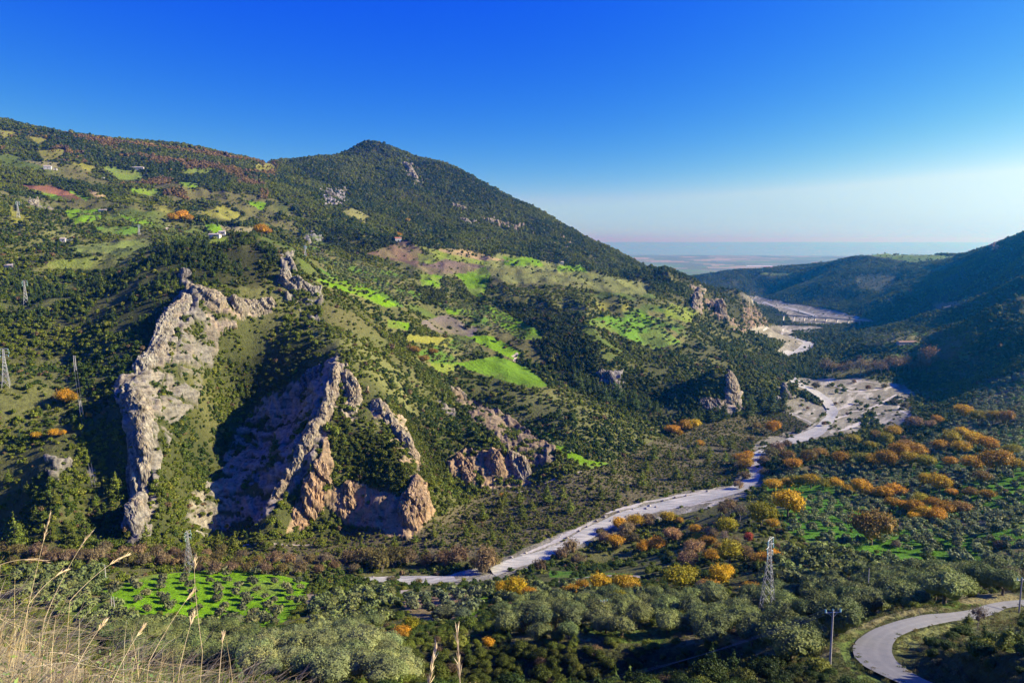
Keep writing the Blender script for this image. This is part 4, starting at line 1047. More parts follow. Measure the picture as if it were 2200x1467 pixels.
# autumn trees: pixel position of the foot, crown width in pixels, colour
OR, YE, YG, PK, BRN, RED = (0.50, 0.27, 0.02), (0.52, 0.34, 0.014), (0.30, 0.265, 0.016), (0.30, 0.20, 0.11), (0.30, 0.19, 0.045), (0.34, 0.06, 0.04)
CW = {0: 'orange', 1: 'golden yellow', 2: 'yellow-green', 3: 'pinkish brown', 4: 'russet', 5: 'dark red'}
AC = [OR, YE, YG, PK, BRN, RED]
AUT = {
 'beside the near river channel': [(1330,1142,34,0),(1365,1136,32,1),(1300,1170,26,3),(1435,1126,30,1),(1460,1128,18,0),(1320,1178,30,0),(1445,1166,32,3),(1390,1132,30,3),(1410,1186,40,0),(1380,1190,24,0),(1345,1155,26,3)],
 'in the wood below the river': [(1495,1152,28,0),(1500,1168,26,1),(1525,1158,26,3),(1478,1228,46,3),(1490,1200,34,3),(1520,1175,28,0),(1560,1150,34,2),(1568,1212,48,2),(1600,1205,30,3),(1530,1208,26,0),(1608,1165,18,5),(1592,1100,14,4),(1545,1188,22,4)],
 'along the pale track': [(1465,1272,64,2),(1545,1262,36,1),(1560,1242,30,1),(1530,1276,32,0),(1510,1278,28,3),(1290,1280,48,1),(1345,1276,44,1),(1362,1288,32,0),(1330,1304,30,2),(1228,1286,32,0),(1105,1286,48,1),(1138,1290,34,0),(1078,1276,24,1),(1250,1278,28,0),(1262,1300,20,5)],
 'around the big steel pylon': [(1635,1135,48,2),(1692,1116,54,1),(1660,1140,24,0),(1655,1216,34,0),(1612,1282,30,0),(1606,1165,16,5),(1625,1215,26,4),(1871,1172,66,4)],
 'in the wood above the dark gully': [(1260,1308,22,0),(1147,1345,24,0),(1182,1358,28,0),(1118,1362,30,0),(838,1388,32,5),(862,1372,28,0),(1048,1396,24,0),(1200,1330,26,1),(1215,1352,26,1),(1090,1340,22,4),(885,1360,26,2)],
 'in the golden hedge above the hollow': [(1662,1058,30,1),(1690,1050,28,1),(1715,1050,28,2),(1742,1050,30,1),(1768,1052,30,2),(1795,1055,28,1),(1820,1062,28,1),(1848,1066,28,0),(1872,1074,28,0),(1898,1078,30,0),(1922,1072,36,0),(1914,1094,28,0),(1940,1102,30,0),(1962,1108,30,0),(1985,1120,32,1),(2012,1128,34,0),(1976,1090,28,2),(2004,1096,28,0),(2030,1112,28,0),(1965,1126,26,1)],
 'in the orange belt of the olive hillside': [(1700,1012,30,0),(1735,998,28,4),(1802,1004,36,0),(1850,1002,38,2),(1876,1004,30,1),(1904,1010,34,0),(1932,996,40,0),(1958,1004,36,1),(1988,1006,34,2),(1968,986,34,0),(2040,1004,28,0),(2086,1016,46,0),(2138,1020,54,0),(2182,1014,32,1),(2110,1042,22,4),(2018,1060,40,1),(2044,1070,24,0),(2122,1078,32,0),(2085,1070,26,4),(2062,1108,34,4),(1985,1048,24,1)],
 'on the upper olive hillside': [(1690,996,24,4),(1760,985,24,4),(1832,960,26,2),(1868,968,26,2),(1902,960,26,2),(1945,972,28,4),(1880,948,26,4),(1918,944,28,1),(2040,966,34,2),(2018,975,30,0),(2062,976,30,1),(2090,965,30,1),(2122,974,30,0),(2172,980,28,2),(2072,902,30,1),(2100,908,32,2),(2132,912,30,1),(2160,916,30,4),(2012,914,20,0),(1962,926,26,3),(1998,924,24,3),(2065,945,26,1)],
 'by the scrub flat across the river': [(1470,930,24,0),(1486,926,28,1),(1442,934,22,0),(1456,940,20,0),(1502,962,18,0),(1660,934,24,0),(1602,1012,28,0),(1594,998,26,0),(1606,985,20,0),(1625,925,20,4),(1080,1072,12,0)],
 'on the left slope by the cliff': [(140,876,30,0),(155,872,22,0),(80,946,18,0),(115,942,18,0),(135,938,14,0),(192,900,12,0)],
 'by the upper fields': [(390,478,24,0),(372,480,20,0),(406,482,20,0),(855,512,12,0),(876,480,10,1),(891,764,18,4),(931,764,18,4),(911,782,18,4),(562,512,22,0),(576,506,16,0)],
}
def foot(px, py):
    return hit(px, py)
for place, lst in AUT.items():
    items = {}
    for px, py, wpx, ci in lst:
        p = foot(px, py)
        r = wpx / px_per_m(p) / 2 * random.uniform(0.95, 1.3)
        o = plant('oak', p, r, vary(AC[ci], 0.15), 'autumn trees', random.uniform(0.8, 1.2))
        items.setdefault(ci, []).append((px, py, o, 'large' if wpx > 40 else ('small' if wpx < 22 else '')))
    for ci, its in items.items():
        row_labels(its, CW[ci] + ' tree', place)

p = foot(1990, 812)
o = plant('oak', p, 36 / px_per_m(p) / 2, (0.36, 0.20, 0.09), 'autumn trees', 1.9)
o['label'] = 'tall pale orange poplar standing alone behind the wide gravel bar'
# pines
PINE_B, PINE_D = (0.13, 0.165, 0.024), (0.065, 0.100, 0.024)
def pines(lst, place, tint, group='pines', zs=(0.9, 1.15)):
    items = []
    for px, py, hpx in lst:
        p = foot(px, py)
        r = hpx / px_per_m(p) / 3.1
        o = plant('pine', p, r, vary(tint), group, random.uniform(*zs))
        items.append((px, py, o, 'tall' if hpx > 45 else ('small' if hpx < 24 else '')))
    row_labels(items, 'bright green pine' if tint[0] > 0.07 else 'dark green pine', place)
def scatter_px(poly, n, hp, mind=16):
    xs, ys = [p[0] for p in poly], [p[1] for p in poly]
    out, tries = [], 0
    while len(out) < n and tries < 4000:
        tries += 1
        x, y = random.uniform(min(xs), max(xs)), random.uniform(min(ys), max(ys))
        if in_poly(np.array([x]), np.array([y]), poly)[0] and all((x - a) ** 2 + ((y - b) * 1.6) ** 2 > mind ** 2 for a, b, _ in out):
            out.append((x, y, random.uniform(*hp)))
    return out
pines([(185,1172,66),(110,1165,46),(35,1180,70),(15,1170,50),(145,1150,36),(78,1120,34),(215,1120,30),(250,1060,44),(205,1090,26),(60,1060,28),(120,1085,30),(20,1040,30),(160,1175,44)], 'at the foot of the shaded left slope', PINE_B)
pines([(316,1190,60),(505,1180,40),(470,1176,36),(560,1172,30)], 'against the foot of the grey crags', PINE_B)
pines(scatter_px([(1000,1145),(1080,1070),(1220,1045),(1420,980),(1560,930),(1580,1000),(1440,1050),(1250,1110),(1060,1190)], 34, (20, 42), 26), 'on the scrub flat beside the river', PINE_B)
pines(scatter_px([(480,1195),(700,1165),(950,1150),(1020,1150),(1000,1180),(700,1200)], 12, (22, 34), 30), 'on the flat under the orange cliffs', PINE_B)
pines(scatter_px([(1235,820),(1430,890),(1440,905),(1300,870),(1230,835)], 14, (26, 40), 11), 'in the line under the dark wood', (0.07, 0.115, 0.03))
pines(scatter_px([(1500,900),(1600,880),(1700,850),(1700,880),(1600,905),(1480,925)], 16, (26, 42), 14), 'on the bank by the gravel bar', PINE_D)
pines(scatter_px([(880,1000),(940,960),(960,1040),(1000,1080),(930,1120),(900,1080)], 8, (28, 44), 16), 'in the gully between the cliffs', PINE_B)
pines([(592,975,44),(582,1008,38),(668,1035,34),(845,840,36),(875,840,30),(740,960,26),(630,1000,30)], 'clinging to the rock slabs', PINE_B)
pines([(2165,1398,86),(2080,1345,44),(2190,1390,60)], 'beside the road', (0.10, 0.135, 0.02), zs=(0.62, 0.7))
pines(scatter_px([(1760,720),(1840,715),(1860,740),(1780,780),(1740,800),(1720,780)], 14, (16, 24), 12), 'on the far flat by the bend', PINE_D)

# the bushes and conifers that show largest
def bush_place(x, y):
    if x > 1715 and y > 1290: return 'around the road bend'
    if y > 1385 and x > 880: return 'in the dark gully at the bottom'
    if x < 560: return 'below the dry grass bank' if y > 1330 else 'beside the green meadow'
    if y > 1340 and x <= 880: return 'on the near slope left of the gully'
    if x < 1000: return 'between the meadow and brown terrace'
    return 'in the wood below the river' if x < 1700 else 'among the olives above the road'
items = {}
for k in np.nonzero(pick_b)[0]:
    o = plant('shrub', pts[k], float(rad[k]), col[k], 'green bushes of the near slopes', random.uniform(0.85, 1.2))
    items.setdefault(bush_place(qx_[k], qy_[k]), []).append((float(qx_[k]), float(qy_[k]), o, ''))
for place, its in items.items(): row_labels(its, 'green bush', place)
def pine_place(x, y):
    if x < 400: return 'on the left slope behind the crags'
    if x < 760: return 'on the hill above the crags'
    if x < 1200: return 'on the middle slopes'
    if x < 1500: return 'below the dark ravine wood'
    return 'near the gravel bar' if y > 780 else 'towards the far river'
items = {}
for k in np.nonzero(pick_p)[0]:
    o = plant('pine', pts[k], float(rad[k]) * 0.85, col[k], 'pines', random.uniform(0.9, 1.3))
    items.setdefault(pine_place(qx_[k], qy_[k]), []).append((float(qx_[k]), float(qy_[k]), o, ''))
for place, its in items.items(): row_labels(its, 'green conifer', place)

# bare trees and brown riverside bushes
BR1, BR2, BR3 = (0.17, 0.115, 0.068), (0.135, 0.115, 0.045), (0.185, 0.14, 0.082)
def bushes(lst, place, kind='thicket', tints=(BR1, BR2, BR3), word='brown leafless bush', group='riverside bushes', zs=(0.9, 1.2)):
    items = []
    for px, py, wpx in lst:
        p = foot(px, py)
        o = plant(kind, p, wpx / px_per_m(p) / 2, vary(random.choice(tints)), group, random.uniform(*zs))
        items.append((px, py, o, 'large' if wpx > 46 else ('small' if wpx < 30 else '')))
    row_labels(items, word, place)
bl = []
for k, (y0, x0, x1) in enumerate(((1196, 10, 560), (1212, 30, 800), (1228, 430, 770))):
    x = x0
    while x < x1:
        bl.append((x, y0 + random.uniform(-6, 6), random.uniform(28, 48))); x += random.uniform(30, 46)
bushes(bl, 'in the brown band below the crags')
bushes([(790 + 32 * i + random.uniform(-8, 8), 1226 + random.uniform(-14, 2), random.uniform(30, 62)) for i in range(9)], 'on the near bank of the river', zs=(1.0, 1.4))
bushes([(840,1252,26),(900,1256,20),(1040,1232,34),(1062,1214,36),(1225,1190,42),(1205,1200,36),(1160,1225,34),(1290,1150,26),(1450,1120,20)], 'standing at the edge of the gravel')
bushes([(1590,1010,24),(1600,1030,26),(1585,1050,26),(1640,1000,34),(1655,985,38),(1670,975,36),(1645,1025,30),(1690,965,28),(1615,950,20)], 'beside the blue river bend')
bushes([(1340,1160,36),(1360,1165,36),(1325,1180,34),(1240,1215,40)], 'among the orange riverside trees', word='brown leafless bush')
bushes([(1568,1112,40),(1550,1120,34),(1590,1120,36),(1532,1168,26),(1556,1168,26),(1580,1182,30)], 'by the dry shingle bend', kind='bare', tints=(BR3, (0.2, 0.17, 0.14)), word='pale bare tree', group='bare trees', zs=(0.95, 1.2))
bushes([(1775 + 17 * i + random.uniform(-5, 5), 806 + random.uniform(-3, 3), random.uniform(24, 36)) for i in range(13)], 'in the line behind the gravel bar', kind='bare', tints=(BR1, BR3), word='brown bare tree', group='bare trees', zs=(0.9, 1.1))
bushes([(1720,1092,26),(1925,1185,26),(2170,1265,50),(2100,1352,44)], 'on the right-hand hillside', kind='bare', tints=((0.13, 0.105, 0.085),), word='grey bare tree', group='bare trees')
bushes([(1752,836,20),(1835,824,12),(1865,838,16),(1795,870,10),(1850,870,12),(1920,868,20),(1945,880,24),(1820,892,10),(1770,915,14),(1900,835,18),(1735,880,10)], 'on the gravel bar', tints=(BR2, (0.18, 0.11, 0.05)), word='low brown bush')

# ------------------------------------------------------------------ rock crags standing out of the slopes
t = NT('limestone')
geo = t.n('ShaderNodeNewGeometry')
oc = t.n('ShaderNodeObjectInfo').outputs['Color']
mp = t.n('ShaderNodeMapping', Vector=geo.outputs['Position'])
mp.inputs['Scale'].default_value = (0.16, 0.16, 0.09); mp.inputs['Rotation'].default_value = (0.4, 0.5, 0.2)
nzA = t.noise(1.0, 9, 0.7, mp.outputs[0], 0.8)
nzB = t.noise(0.05, 4, 0.6, geo.outputs['Position'])
c = t.mix(oc, t.ramp(nzA, [(0.30, (0.24, 0.22, 0.2)), (0.43, (0.75, 0.72, 0.69)), (0.56, (1.12, 1.08, 1.02)), (0.72, (1.5, 1.45, 1.35))]), 1.0, 'MULTIPLY')
vor = t.n('ShaderNodeTexVoronoi', {'feature': 'DISTANCE_TO_EDGE'}, Scale=0.32)
mpv = t.n('ShaderNodeMapping', Vector=geo.outputs['Position']); mpv.inputs['Scale'].default_value = (1.0, 1.0, 0.45); mpv.inputs['Rotation'].default_value = (0.3, 0.6, 0.5)
dst = t.n('ShaderNodeVectorMath', {'operation': 'ADD'}, i0=mpv.outputs[0], i1=t.n('ShaderNodeTexNoise', Vector=geo.outputs['Position'], Scale=0.4, Detail=4).outputs['Color'])
t.t.links.new(dst.outputs[0], vor.inputs['Vector'])
c = t.mix(c, t.ramp(vor.outputs['Distance'], [(0.0, (0.35, 0.33, 0.31)), (0.07, (0.85, 0.84, 0.83)), (0.14, (1, 1, 1))]), 0.8, 'MULTIPLY')
mps = t.n('ShaderNodeMapping', Vector=geo.outputs['Position']); mps.inputs['Scale'].default_value = (0.35, 0.35, 0.03)
c = t.mix(c, t.ramp(t.noise(1.0, 4, 0.6, mps.outputs[0]), [(0.40, (0.55, 0.55, 0.56)), (0.5, (1, 1, 1)), (0.65, (1.12, 1.08, 1.0))]), 0.8, 'MULTIPLY')
c = t.mix(c, t.ramp(nzB, [(0.46, (1, 1, 1)), (0.66, (1.08, 0.90, 0.72))]), 0.55, 'MULTIPLY')
# moss and grass on the flatter ledges
sepn = t.n('ShaderNodeSeparateXYZ', Vector=geo.outputs['Normal'])
led = t.n('ShaderNodeMath', {'operation': 'MULTIPLY'}, i0=sepn.outputs['Z'], i1=nzA)
c = t.mix(c, (0.085, 0.085, 0.035, 1), t.ramp(led.outputs[0], [(0.50, (0, 0, 0)), (0.58, (0.75, 0.75, 0.75))]))
b = t.n('ShaderNodeBsdfPrincipled', Base_Color=c, Roughness=0.95)
b.inputs['Specular IOR Level'].default_value = 0.1
t.t.links.new(t.n('ShaderNodeBump', Height=nzA, Strength=0.8, Distance=1.6).outputs[0], b.inputs['Normal'])
M_ROCK = t.done(b.outputs[0])
GREY, WARM, ORNG, DARKR = (0.27, 0.258, 0.208), (0.285, 0.258, 0.19), (0.32, 0.235, 0.145), (0.18, 0.175, 0.165)
def crag(pts, colr, label, seed, name='rock_crag', rough=0.33):
    """a craggy rib of rock along a line of the slope: pts = (px, py, height m, half width m)"""
    W_ = [(*hit(px, py), h, w) for px, py, h, w in pts]
    W_ = np.array(W_)
    seg = np.concatenate([[0], np.cumsum(np.linalg.norm(np.diff(W_[:, :2], axis=0), axis=1))])
    if seg[-1] < 1: seg = np.linspace(0, 6, len(W_))
    n = int(np.clip(seg[-1] / 0.9, 24, 260)); m = 34
    s = np.linspace(0, seg[-1], n)
    X, Y, Hh, Ww = (np.interp(s, seg, W_[:, k]) for k in (0, 1, 3, 4))
    for _ in range(6):
        X[1:-1] = (X[:-2] + 2 * X[1:-1] + X[2:]) / 4; Y[1:-1] = (Y[:-2] + 2 * Y[1:-1] + Y[2:]) / 4
    tx, ty = np.gradient(X), np.gradient(Y)
    l = np.hypot(tx, ty) + 1e-6
    nx, ny = -ty / l, tx / l
    end = sstep(0, 0.10, np.linspace(0, 1, n)) * sstep(0, 0.10, 1 - np.linspace(0, 1, n))
    Hh = Hh * (0.45 + 1.1 * fbm2(s / 13 + seed * 9.7, np.full(n, seed * 3.1), 4, 5)) * (0.2 + 0.8 * end)
    Ww = Ww * (0.7 + 0.6 * fbm2(s / 18 + seed * 5.7, np.full(n, seed * 1.7), 3, 6)) * (0.35 + 0.65 * end)
    u = np.linspace(-1, 1, m)
    off = np.sign(u) * np.abs(u) ** 1.25
    x = X[:, None] + nx[:, None] * off * Ww[:, None]
    y = Y[:, None] + ny[:, None] * off * Ww[:, None]
    z = zt(x, y) + Hh[:, None] * (1 - np.abs(u) ** 2.6) - 2.5 * np.abs(u) ** 5
    P_ = np.stack([x, y, z], -1)
    a_, b_ = np.gradient(P_, axis=0), np.gradient(P_, axis=1)
    N_ = unit(np.cross(a_, b_)); N_ *= np.sign((N_ * np.stack([nx[:, None] * off, ny[:, None] * off, np.ones((n, m)) * 0.4], -1)).sum(-1, keepdims=True) + 1e-6)
    amp = np.minimum(Hh, Ww)[:, None] * rough
    k = 1.0 / np.clip(np.mean(Hh) * 0.9, 3, 14)
    dsp = (ridge3(x * k, y * k, z * k * 0.7, 4, seed) - 0.6) * 2.2 + (vn3(x * k * 0.5, y * k * 0.5, z * k * 1.6, seed + 3) - 0.5) * 0.8
    bd = (x * 0.70 - y * 0.28 + z * 0.62) / 2.4 + (vn3(x * 0.05, y * 0.05, z * 0.05, seed + 31) - 0.5) * 3
    bi = np.floor(bd); bf = bd - bi
    bed = _h(bi.astype(np.int64), np.zeros_like(bi, np.int64), 0, seed)
    dsp = dsp * 0.7 + (bed - 0.5) * 1.5 - sstep(0.80, 0.98, bf) * 0.55
    kk = k * 3.1
    dsp = dsp + (ridge3(x * kk, y * kk, z * kk * 0.45, 3, seed + 9) - 0.6) * 1.3
    P_ = P_ + N_ * (dsp * amp * (1 - 0.5 * np.abs(u) ** 3))[..., None]
    me = mesh_from(name, P_.reshape(-1, 3), grid_faces(n, m), [M_ROCK], smooth=False)
    o = link(name, me)
    o.color = (*colr, 1)
    tag(o, label, 'rock', 'rock crags')
    return o
CRAGS = [
 ([(264,842,6,7),(286,862,10,8),(303,900,12,8),(300,960,9,8),(308,1020,12,8),(300,1080,9,7),(290,1130,11,8),(296,1160,9,8)], GREY, 'tall grey limestone fin running down to the brown riverside bushes'),
 ([(408,636,5,8),(388,664,7,8),(358,706,9,9),(338,755,8,8),(308,795,8,8),(285,815,6,7)], GREY, 'long grey rock rib between the upper cliff and the lower fin'),
 ([(405,626,7,8),(432,640,9,9),(462,652,9,9),(490,660,7,8)], WARM, 'blocky cream cliff head at the top of the long rib'),
 ([(500,668,9,8),(530,664,9,8),(575,660,8,8),(592,652,6,7)], WARM, 'low pale cliff band right of the blocky cliff head'),
 ([(727,782,6,5),(720,820,10,7),(708,872,9,7),(690,910,7,6),(660,960,8,7),(632,1010,8,7),(600,1065,7,6),(562,1112,5,6)], WARM, 'curved sunlit fin along the edge of the shaded slab'),
 ([(640,858,6,8),(660,830,8,8),(690,800,7,8)], DARKR, 'dark knobbly rocks below the top of the curved fin'),
 ([(800,862,5,6),(835,900,6,7),(868,950,7,7),(895,1000,7,6),(908,1035,5,6)], WARM, 'thin stratified rib beside the wooded gully'),
 ([(742,800,6,6),(762,850,7,7),(755,895,5,6)], WARM, 'tilted rock beds right of the curved fin'),
 ([(604,596,7,7),(622,614,10,8),(645,620,9,8),(668,630,7,8),(684,640,5,7)], GREY, 'rounded grey crag on the shoulder above the cliffs'),
 ([(618,560,6,4),(626,574,7,4),(636,586,5,4)], GREY, 'small white pinnacle above the rounded crag'),
 ([(392,592,9,6),(402,604,10,7)], DARKR, 'dark rock knob at the head of the cliffs'),
 ([(702,1005,7,7),(680,1055,10,8),(655,1100,10,8),(634,1132,7,7)], ORNG, 'orange rock rib leaning beside the foot of the shaded slab'),
 ([(752,1060,8,7),(744,1090,10,8),(736,1122,7,7)], ORNG, 'short orange buttress left of the dark cliff'),
 ([(918,1058,7,6),(900,1085,13,10),(880,1115,15,11),(862,1142,10,10)], ORNG, 'bright orange buttress at the foot of the wooded cliff'),
 ([(980,985,7,7),(1000,1010,9,8),(1020,1036,6,7)], ORNG, 'orange rock face left of the knoll over the flat'),
 ([(1050,975,6,7),(1066,1000,10,9),(1075,1028,6,8)], ORNG, 'folded orange face in the middle of the knoll'),
 ([(1100,985,6,7),(1122,1010,9,8),(1132,1034,5,7)], WARM, 'pale rock face at the right end of the knoll'),
 ([(966,838,6,5),(985,848,6,5),(1005,862,4,5)], WARM, 'pale rock lip at the top of the earth scarp'),
 ([(1286,806,8,9),(1310,822,10,10),(1332,842,8,9)], DARKR, 'grey rocks in the dark wood below the ravine'),
 ([(1578,826,12,8),(1572,850,14,9),(1562,878,10,8)], WARM, 'pale vertical cliff above the pines by the gravel'),
 ([(1500,875,6,7),(1530,872,7,8),(1552,880,6,7)], DARKR, 'low shaded cliff left of the pale vertical cliff'),
 ([(1684,838,10,7),(1688,856,10,7)], DARKR, 'dark square rock at the river bank beside the gravel bar'),
 ([(1502,622,9,8),(1498,645,11,9),(1490,668,8,8)], WARM, 'slim pale crag high above the far river'),
 ([(1530,650,12,10),(1550,675,14,12),(1568,700,12,11)], WARM, 'broken cliffs on the spur above the far river'),
 ([(1612,670,7,9),(1630,684,9,10),(1640,698,7,9)], WARM, 'tan earth cliff where the spur meets the far river'),
 ([(865,350,8,10),(880,365,9,11),(895,388,8,11)], GREY, 'white outcrop high on the right shoulder of the peak'),
 ([(970,440,7,10),(1005,452,7,10)], WARM, 'small pale outcrop half way down the mountain'),
 ([(1040,474,6,10),(1080,484,7,11),(1120,494,6,10)], WARM, 'long pale ledge across the mountain flank'),
 ([(990,475,7,10),(1012,482,7,10)], GREY, 'white boulder outcrop below the long ledge'),
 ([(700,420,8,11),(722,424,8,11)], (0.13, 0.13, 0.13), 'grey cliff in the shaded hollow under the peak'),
 ([(800,302,7,9),(830,310,7,9),(852,320,6,9)], GREY, 'bare rocks on the very top of the peak'),
 ([(60,438,7,9),(85,440,7,9)], GREY, 'low white rocks on the left hillside by the small pylon'),
]
for k, (pts_, colr, lab) in enumerate(CRAGS):
    crag(pts_, colr, lab, 100 + k)
# loose boulders on the river shingle
def boulder(seed, s):
    p, f = SPH_M
    k = 0.6 + 0.8 * vn3(p[:, 0] * 1.6 + seed, p[:, 1] * 1.6, p[:, 2] * 1.6, seed)
    return mesh_from('boulder', p * k[:, None] * s * np.array([1.2, 0.9, 0.75]), f, [M_ROCK])
items = []
BM = [boulder(i, 1.0) for i in range(5)]
for px, py, wpx in [(1395,1088,9),(1388,1094,8),(1300,1112,9),(1282,1120,7),(1330,1100,6),(1262,1132,6),(1245,1142,6),(1425,1076,6),(1450,1070,6),(1372,1104,7),(1345,1112,6),(1100,1198,7),(1130,1190,6),(1218,1156,7),(1475,1066,6),(1520,1056,6),(800,1243,9),(1410,1092,6),(1360,1096,5),(1312,1120,6)]:
    p = hit(px, py)
    o = link('boulder', random.choice(BM), None, p + np.array([0, 0, 0.3])); s_ = wpx / px_per_m(p) / 2
    o.scale = (s_, s_, s_); o.rotation_euler = (random.uniform(-.4, .4), random.uniform(-.4, .4), random.uniform(0, 6.28)); o.color = (0.36, 0.35, 0.33, 1)
    tag(o, None, 'boulder', 'boulders on the river shingle'); items.append((px, py, o, ''))
row_labels(items, 'pale boulder', 'on the river shingle')

# ------------------------------------------------------------------ water, road and tracks: sheets laid on the ground
def by_index(pl, k):
    pl = np.array(pl, float)
    return np.stack([np.interp(np.linspace(0, len(pl) - 1, k), np.arange(len(pl)), pl[:, i]) for i in range(pl.shape[1])], -1)
def densify(pl, k):
    pl = np.array(pl, float)
    s = np.concatenate([[0], np.cumsum(np.linalg.norm(np.diff(pl, axis=0), axis=1))])
    return np.stack([np.interp(np.linspace(0, s[-1], k), s, pl[:, i]) for i in range(pl.shape[1])], -1)
def smooth_line(P_, it=3):
    for _ in range(it):
        P_[1:-1] = (P_[:-2] + 2 * P_[1:-1] + P_[2:]) / 4
    return P_
def sheet(name, left, right, mat, lift, k=120, m=9, flat=0.0):
    """a ribbon between two bank lines given as pixels on the photograph"""
    A_ = smooth_line(densify(np.array([hit(*p) for p in left]), k))
    B_ = smooth_line(densify(np.array([hit(*p) for p in right]), k))
    w = np.linspace(0, 1, m)[None, :, None]
    P_ = A_[:, None] * (1 - w) + B_[:, None] * w
    g = zt(P_[..., 0], P_[..., 1])
    if flat:
        lvl = np.repeat(g.mean(1, keepdims=True), m, 1)
        for _ in range(10): lvl[1:-1] = (lvl[:-2] + 2 * lvl[1:-1] + lvl[2:]) / 4
        g = g * (1 - flat) + np.maximum(lvl, g - 0.2) * flat
    P_[..., 2] = g + lift
    uv = np.stack(np.meshgrid(np.linspace(0, 1, k), np.linspace(-1, 1, m), indexing='ij'), -1)
    me = mesh_from(name, P_.reshape(-1, 3), grid_faces(k, m), [mat], smooth=True)
    add_attr(me, 'across', uv[..., 1].ravel())
    o = link(name, me)
    return o
t = NT('river_water')
pos = t.n('ShaderNodeNewGeometry').outputs['Position']
mp = t.n('ShaderNodeMapping', Vector=pos); mp.inputs['Rotation'].default_value = (0, 0, -0.6); mp.inputs['Scale'].default_value = (0.05, 0.4, 1)
nz = t.noise(1.0, 6, 0.65, mp.outputs[0])
nzb = t.noise(0.5, 5, 0.7, pos)
c = t.ramp(nz, [(0.3, (0.23, 0.235, 0.20)), (0.5, (0.35, 0.34, 0.275)), (0.68, (0.54, 0.515, 0.42))])
b = t.n('ShaderNodeBsdfPrincipled', Base_Color=c, Roughness=0.55)
b.inputs['Specular IOR Level'].default_value = 0.15
t.t.links.new(t.n('ShaderNodeBump', Height=nzb, Strength=0.6, Distance=0.4).outputs[0], b.inputs['Normal'])
M_WATER = t.done(b.outputs[0])
RIVERS = [
 ([(1052,1226),(1085,1207),(1130,1195),(1210,1166),(1260,1134),(1330,1101),(1400,1085),(1480,1069),(1560,1053),(1597,1036),(1609,1010),(1616,976),(1642,958),(1700,940),(1750,920),(1774,897),(1776,880),(1763,860),(1733,838),(1703,825),(1697,817)],
  [(1066,1238),(1105,1220),(1155,1209),(1236,1178),(1290,1148),(1346,1117),(1422,1098),(1500,1081),(1577,1063),(1626,1041),(1635,1015),(1631,981),(1657,967),(1715,951),(1770,934),(1793,905),(1802,885),(1789,862),(1756,838),(1724,825),(1708,814)]),
 ([(782,1242),(850,1241),(920,1242),(975,1243)], [(800,1250),(850,1251),(920,1253),(985,1249)]),
 ([(1674,766),(1690,752),(1722,742),(1730,737),(1712,730),(1692,722),(1700,714),(1735,706)], [(1690,767),(1730,757),(1746,748),(1746,737),(1726,728),(1706,722),(1712,716),(1745,707)]),
 ([(1588,634),(1640,646),(1690,660),(1740,672),(1765,682),(1740,688)], [(1592,637),(1640,650),(1688,664),(1735,676),(1757,683),(1738,691)]),
]
for k, (l_, r_) in enumerate(RIVERS):
    tag(sheet('river' if k == 0 else 'river_channel', l_, r_, M_WATER, 0.28, 160 if k == 0 else 60, 9, 0.6), kind='structure')
M_SHINGLE = simple_mat('white_shingle', (0.40, 0.375, 0.31), 0.95, 0, 0.3, 0.3)
def streak(line, width):
    C_ = smooth_line(densify(np.array([hit(*p) for p in line]), 70), 2)
    tg = np.gradient(C_, axis=0)[:, :2]; tg /= np.linalg.norm(tg, axis=1, keepdims=True) + 1e-9
    nrm = np.stack([-tg[:, 1], tg[:, 0]], -1)
    q = np.linspace(0, 1, 70)
    wd_ = width * (0.35 + 1.3 * fbm2(q * 9 + line[0][0], q * 0 + line[0][1], 3, 3)) * np.sin(np.clip(q, 0.02, 0.98) * math.pi) ** 0.4
    w = np.linspace(-0.5, 0.5, 5)[None, :] * wd_[:, None] + (fbm2(q * 14, q * 0 + line[0][0], 2, 9)[:, None] - 0.5) * width * 0.8
    x = C_[:, None, 0] + nrm[:, None, 0] * w; y = C_[:, None, 1] + nrm[:, None, 1] * w
    tag(link('shingle_bank', mesh_from('shingle_bank', np.stack([x, y, zt(x, y) + 0.12], -1).reshape(-1, 3), grid_faces(70, 5), [M_SHINGLE], smooth=True)), kind='structure')
for ln, w in [([(1800,926),(1835,915),(1868,902),(1890,888)], 9), ([(1790,905),(1830,885),(1872,878),(1905,860),(1935,846)], 6), ([(1745,822),(1790,828),(1830,842),(1880,838),(1925,830)], 6), ([(1760,816),(1830,820),(1900,826)], 4),
              ([(1805,880),(1830,868),(1860,866)], 5), ([(1935,850),(1930,872),(1950,892)], 4), ([(1680,882),(1720,898),(1750,912)], 3), ([(1300,1104),(1390,1080),(1480,1062),(1570,1048)], 5), ([(1120,1192),(1200,1160),(1270,1124)], 4),
              ([(1440,1092),(1500,1082),(1560,1074)], 5), ([(1640,712),(1700,708),(1750,704)], 6), ([(1690,664),(1750,676),(1820,684)], 6)]:
    streak(ln, w)
t = NT('asphalt')
pos = t.n('ShaderNodeNewGeometry').outputs['Position']
ac = t.n('ShaderNodeAttribute', {'attribute_name': 'across'}).outputs['Fac']
nz = t.noise(0.5, 6, 0.65, pos); nzf = t.noise(9.0, 3, 0.6, pos)
wv = t.n('ShaderNodeMath', {'operation': 'SINE'}, i0=t.n('ShaderNodeMath', {'operation': 'MULTIPLY'}, i0=ac, i1=9.0).outputs[0])
c = t.ramp(nz, [(0.3, (0.11, 0.11, 0.105)), (0.7, (0.155, 0.15, 0.14))])
c = t.mix(c, t.ramp(nzf, [(0.3, (0.85, 0.85, 0.85)), (0.7, (1.12, 1.12, 1.12))]), 1.0, 'MULTIPLY')
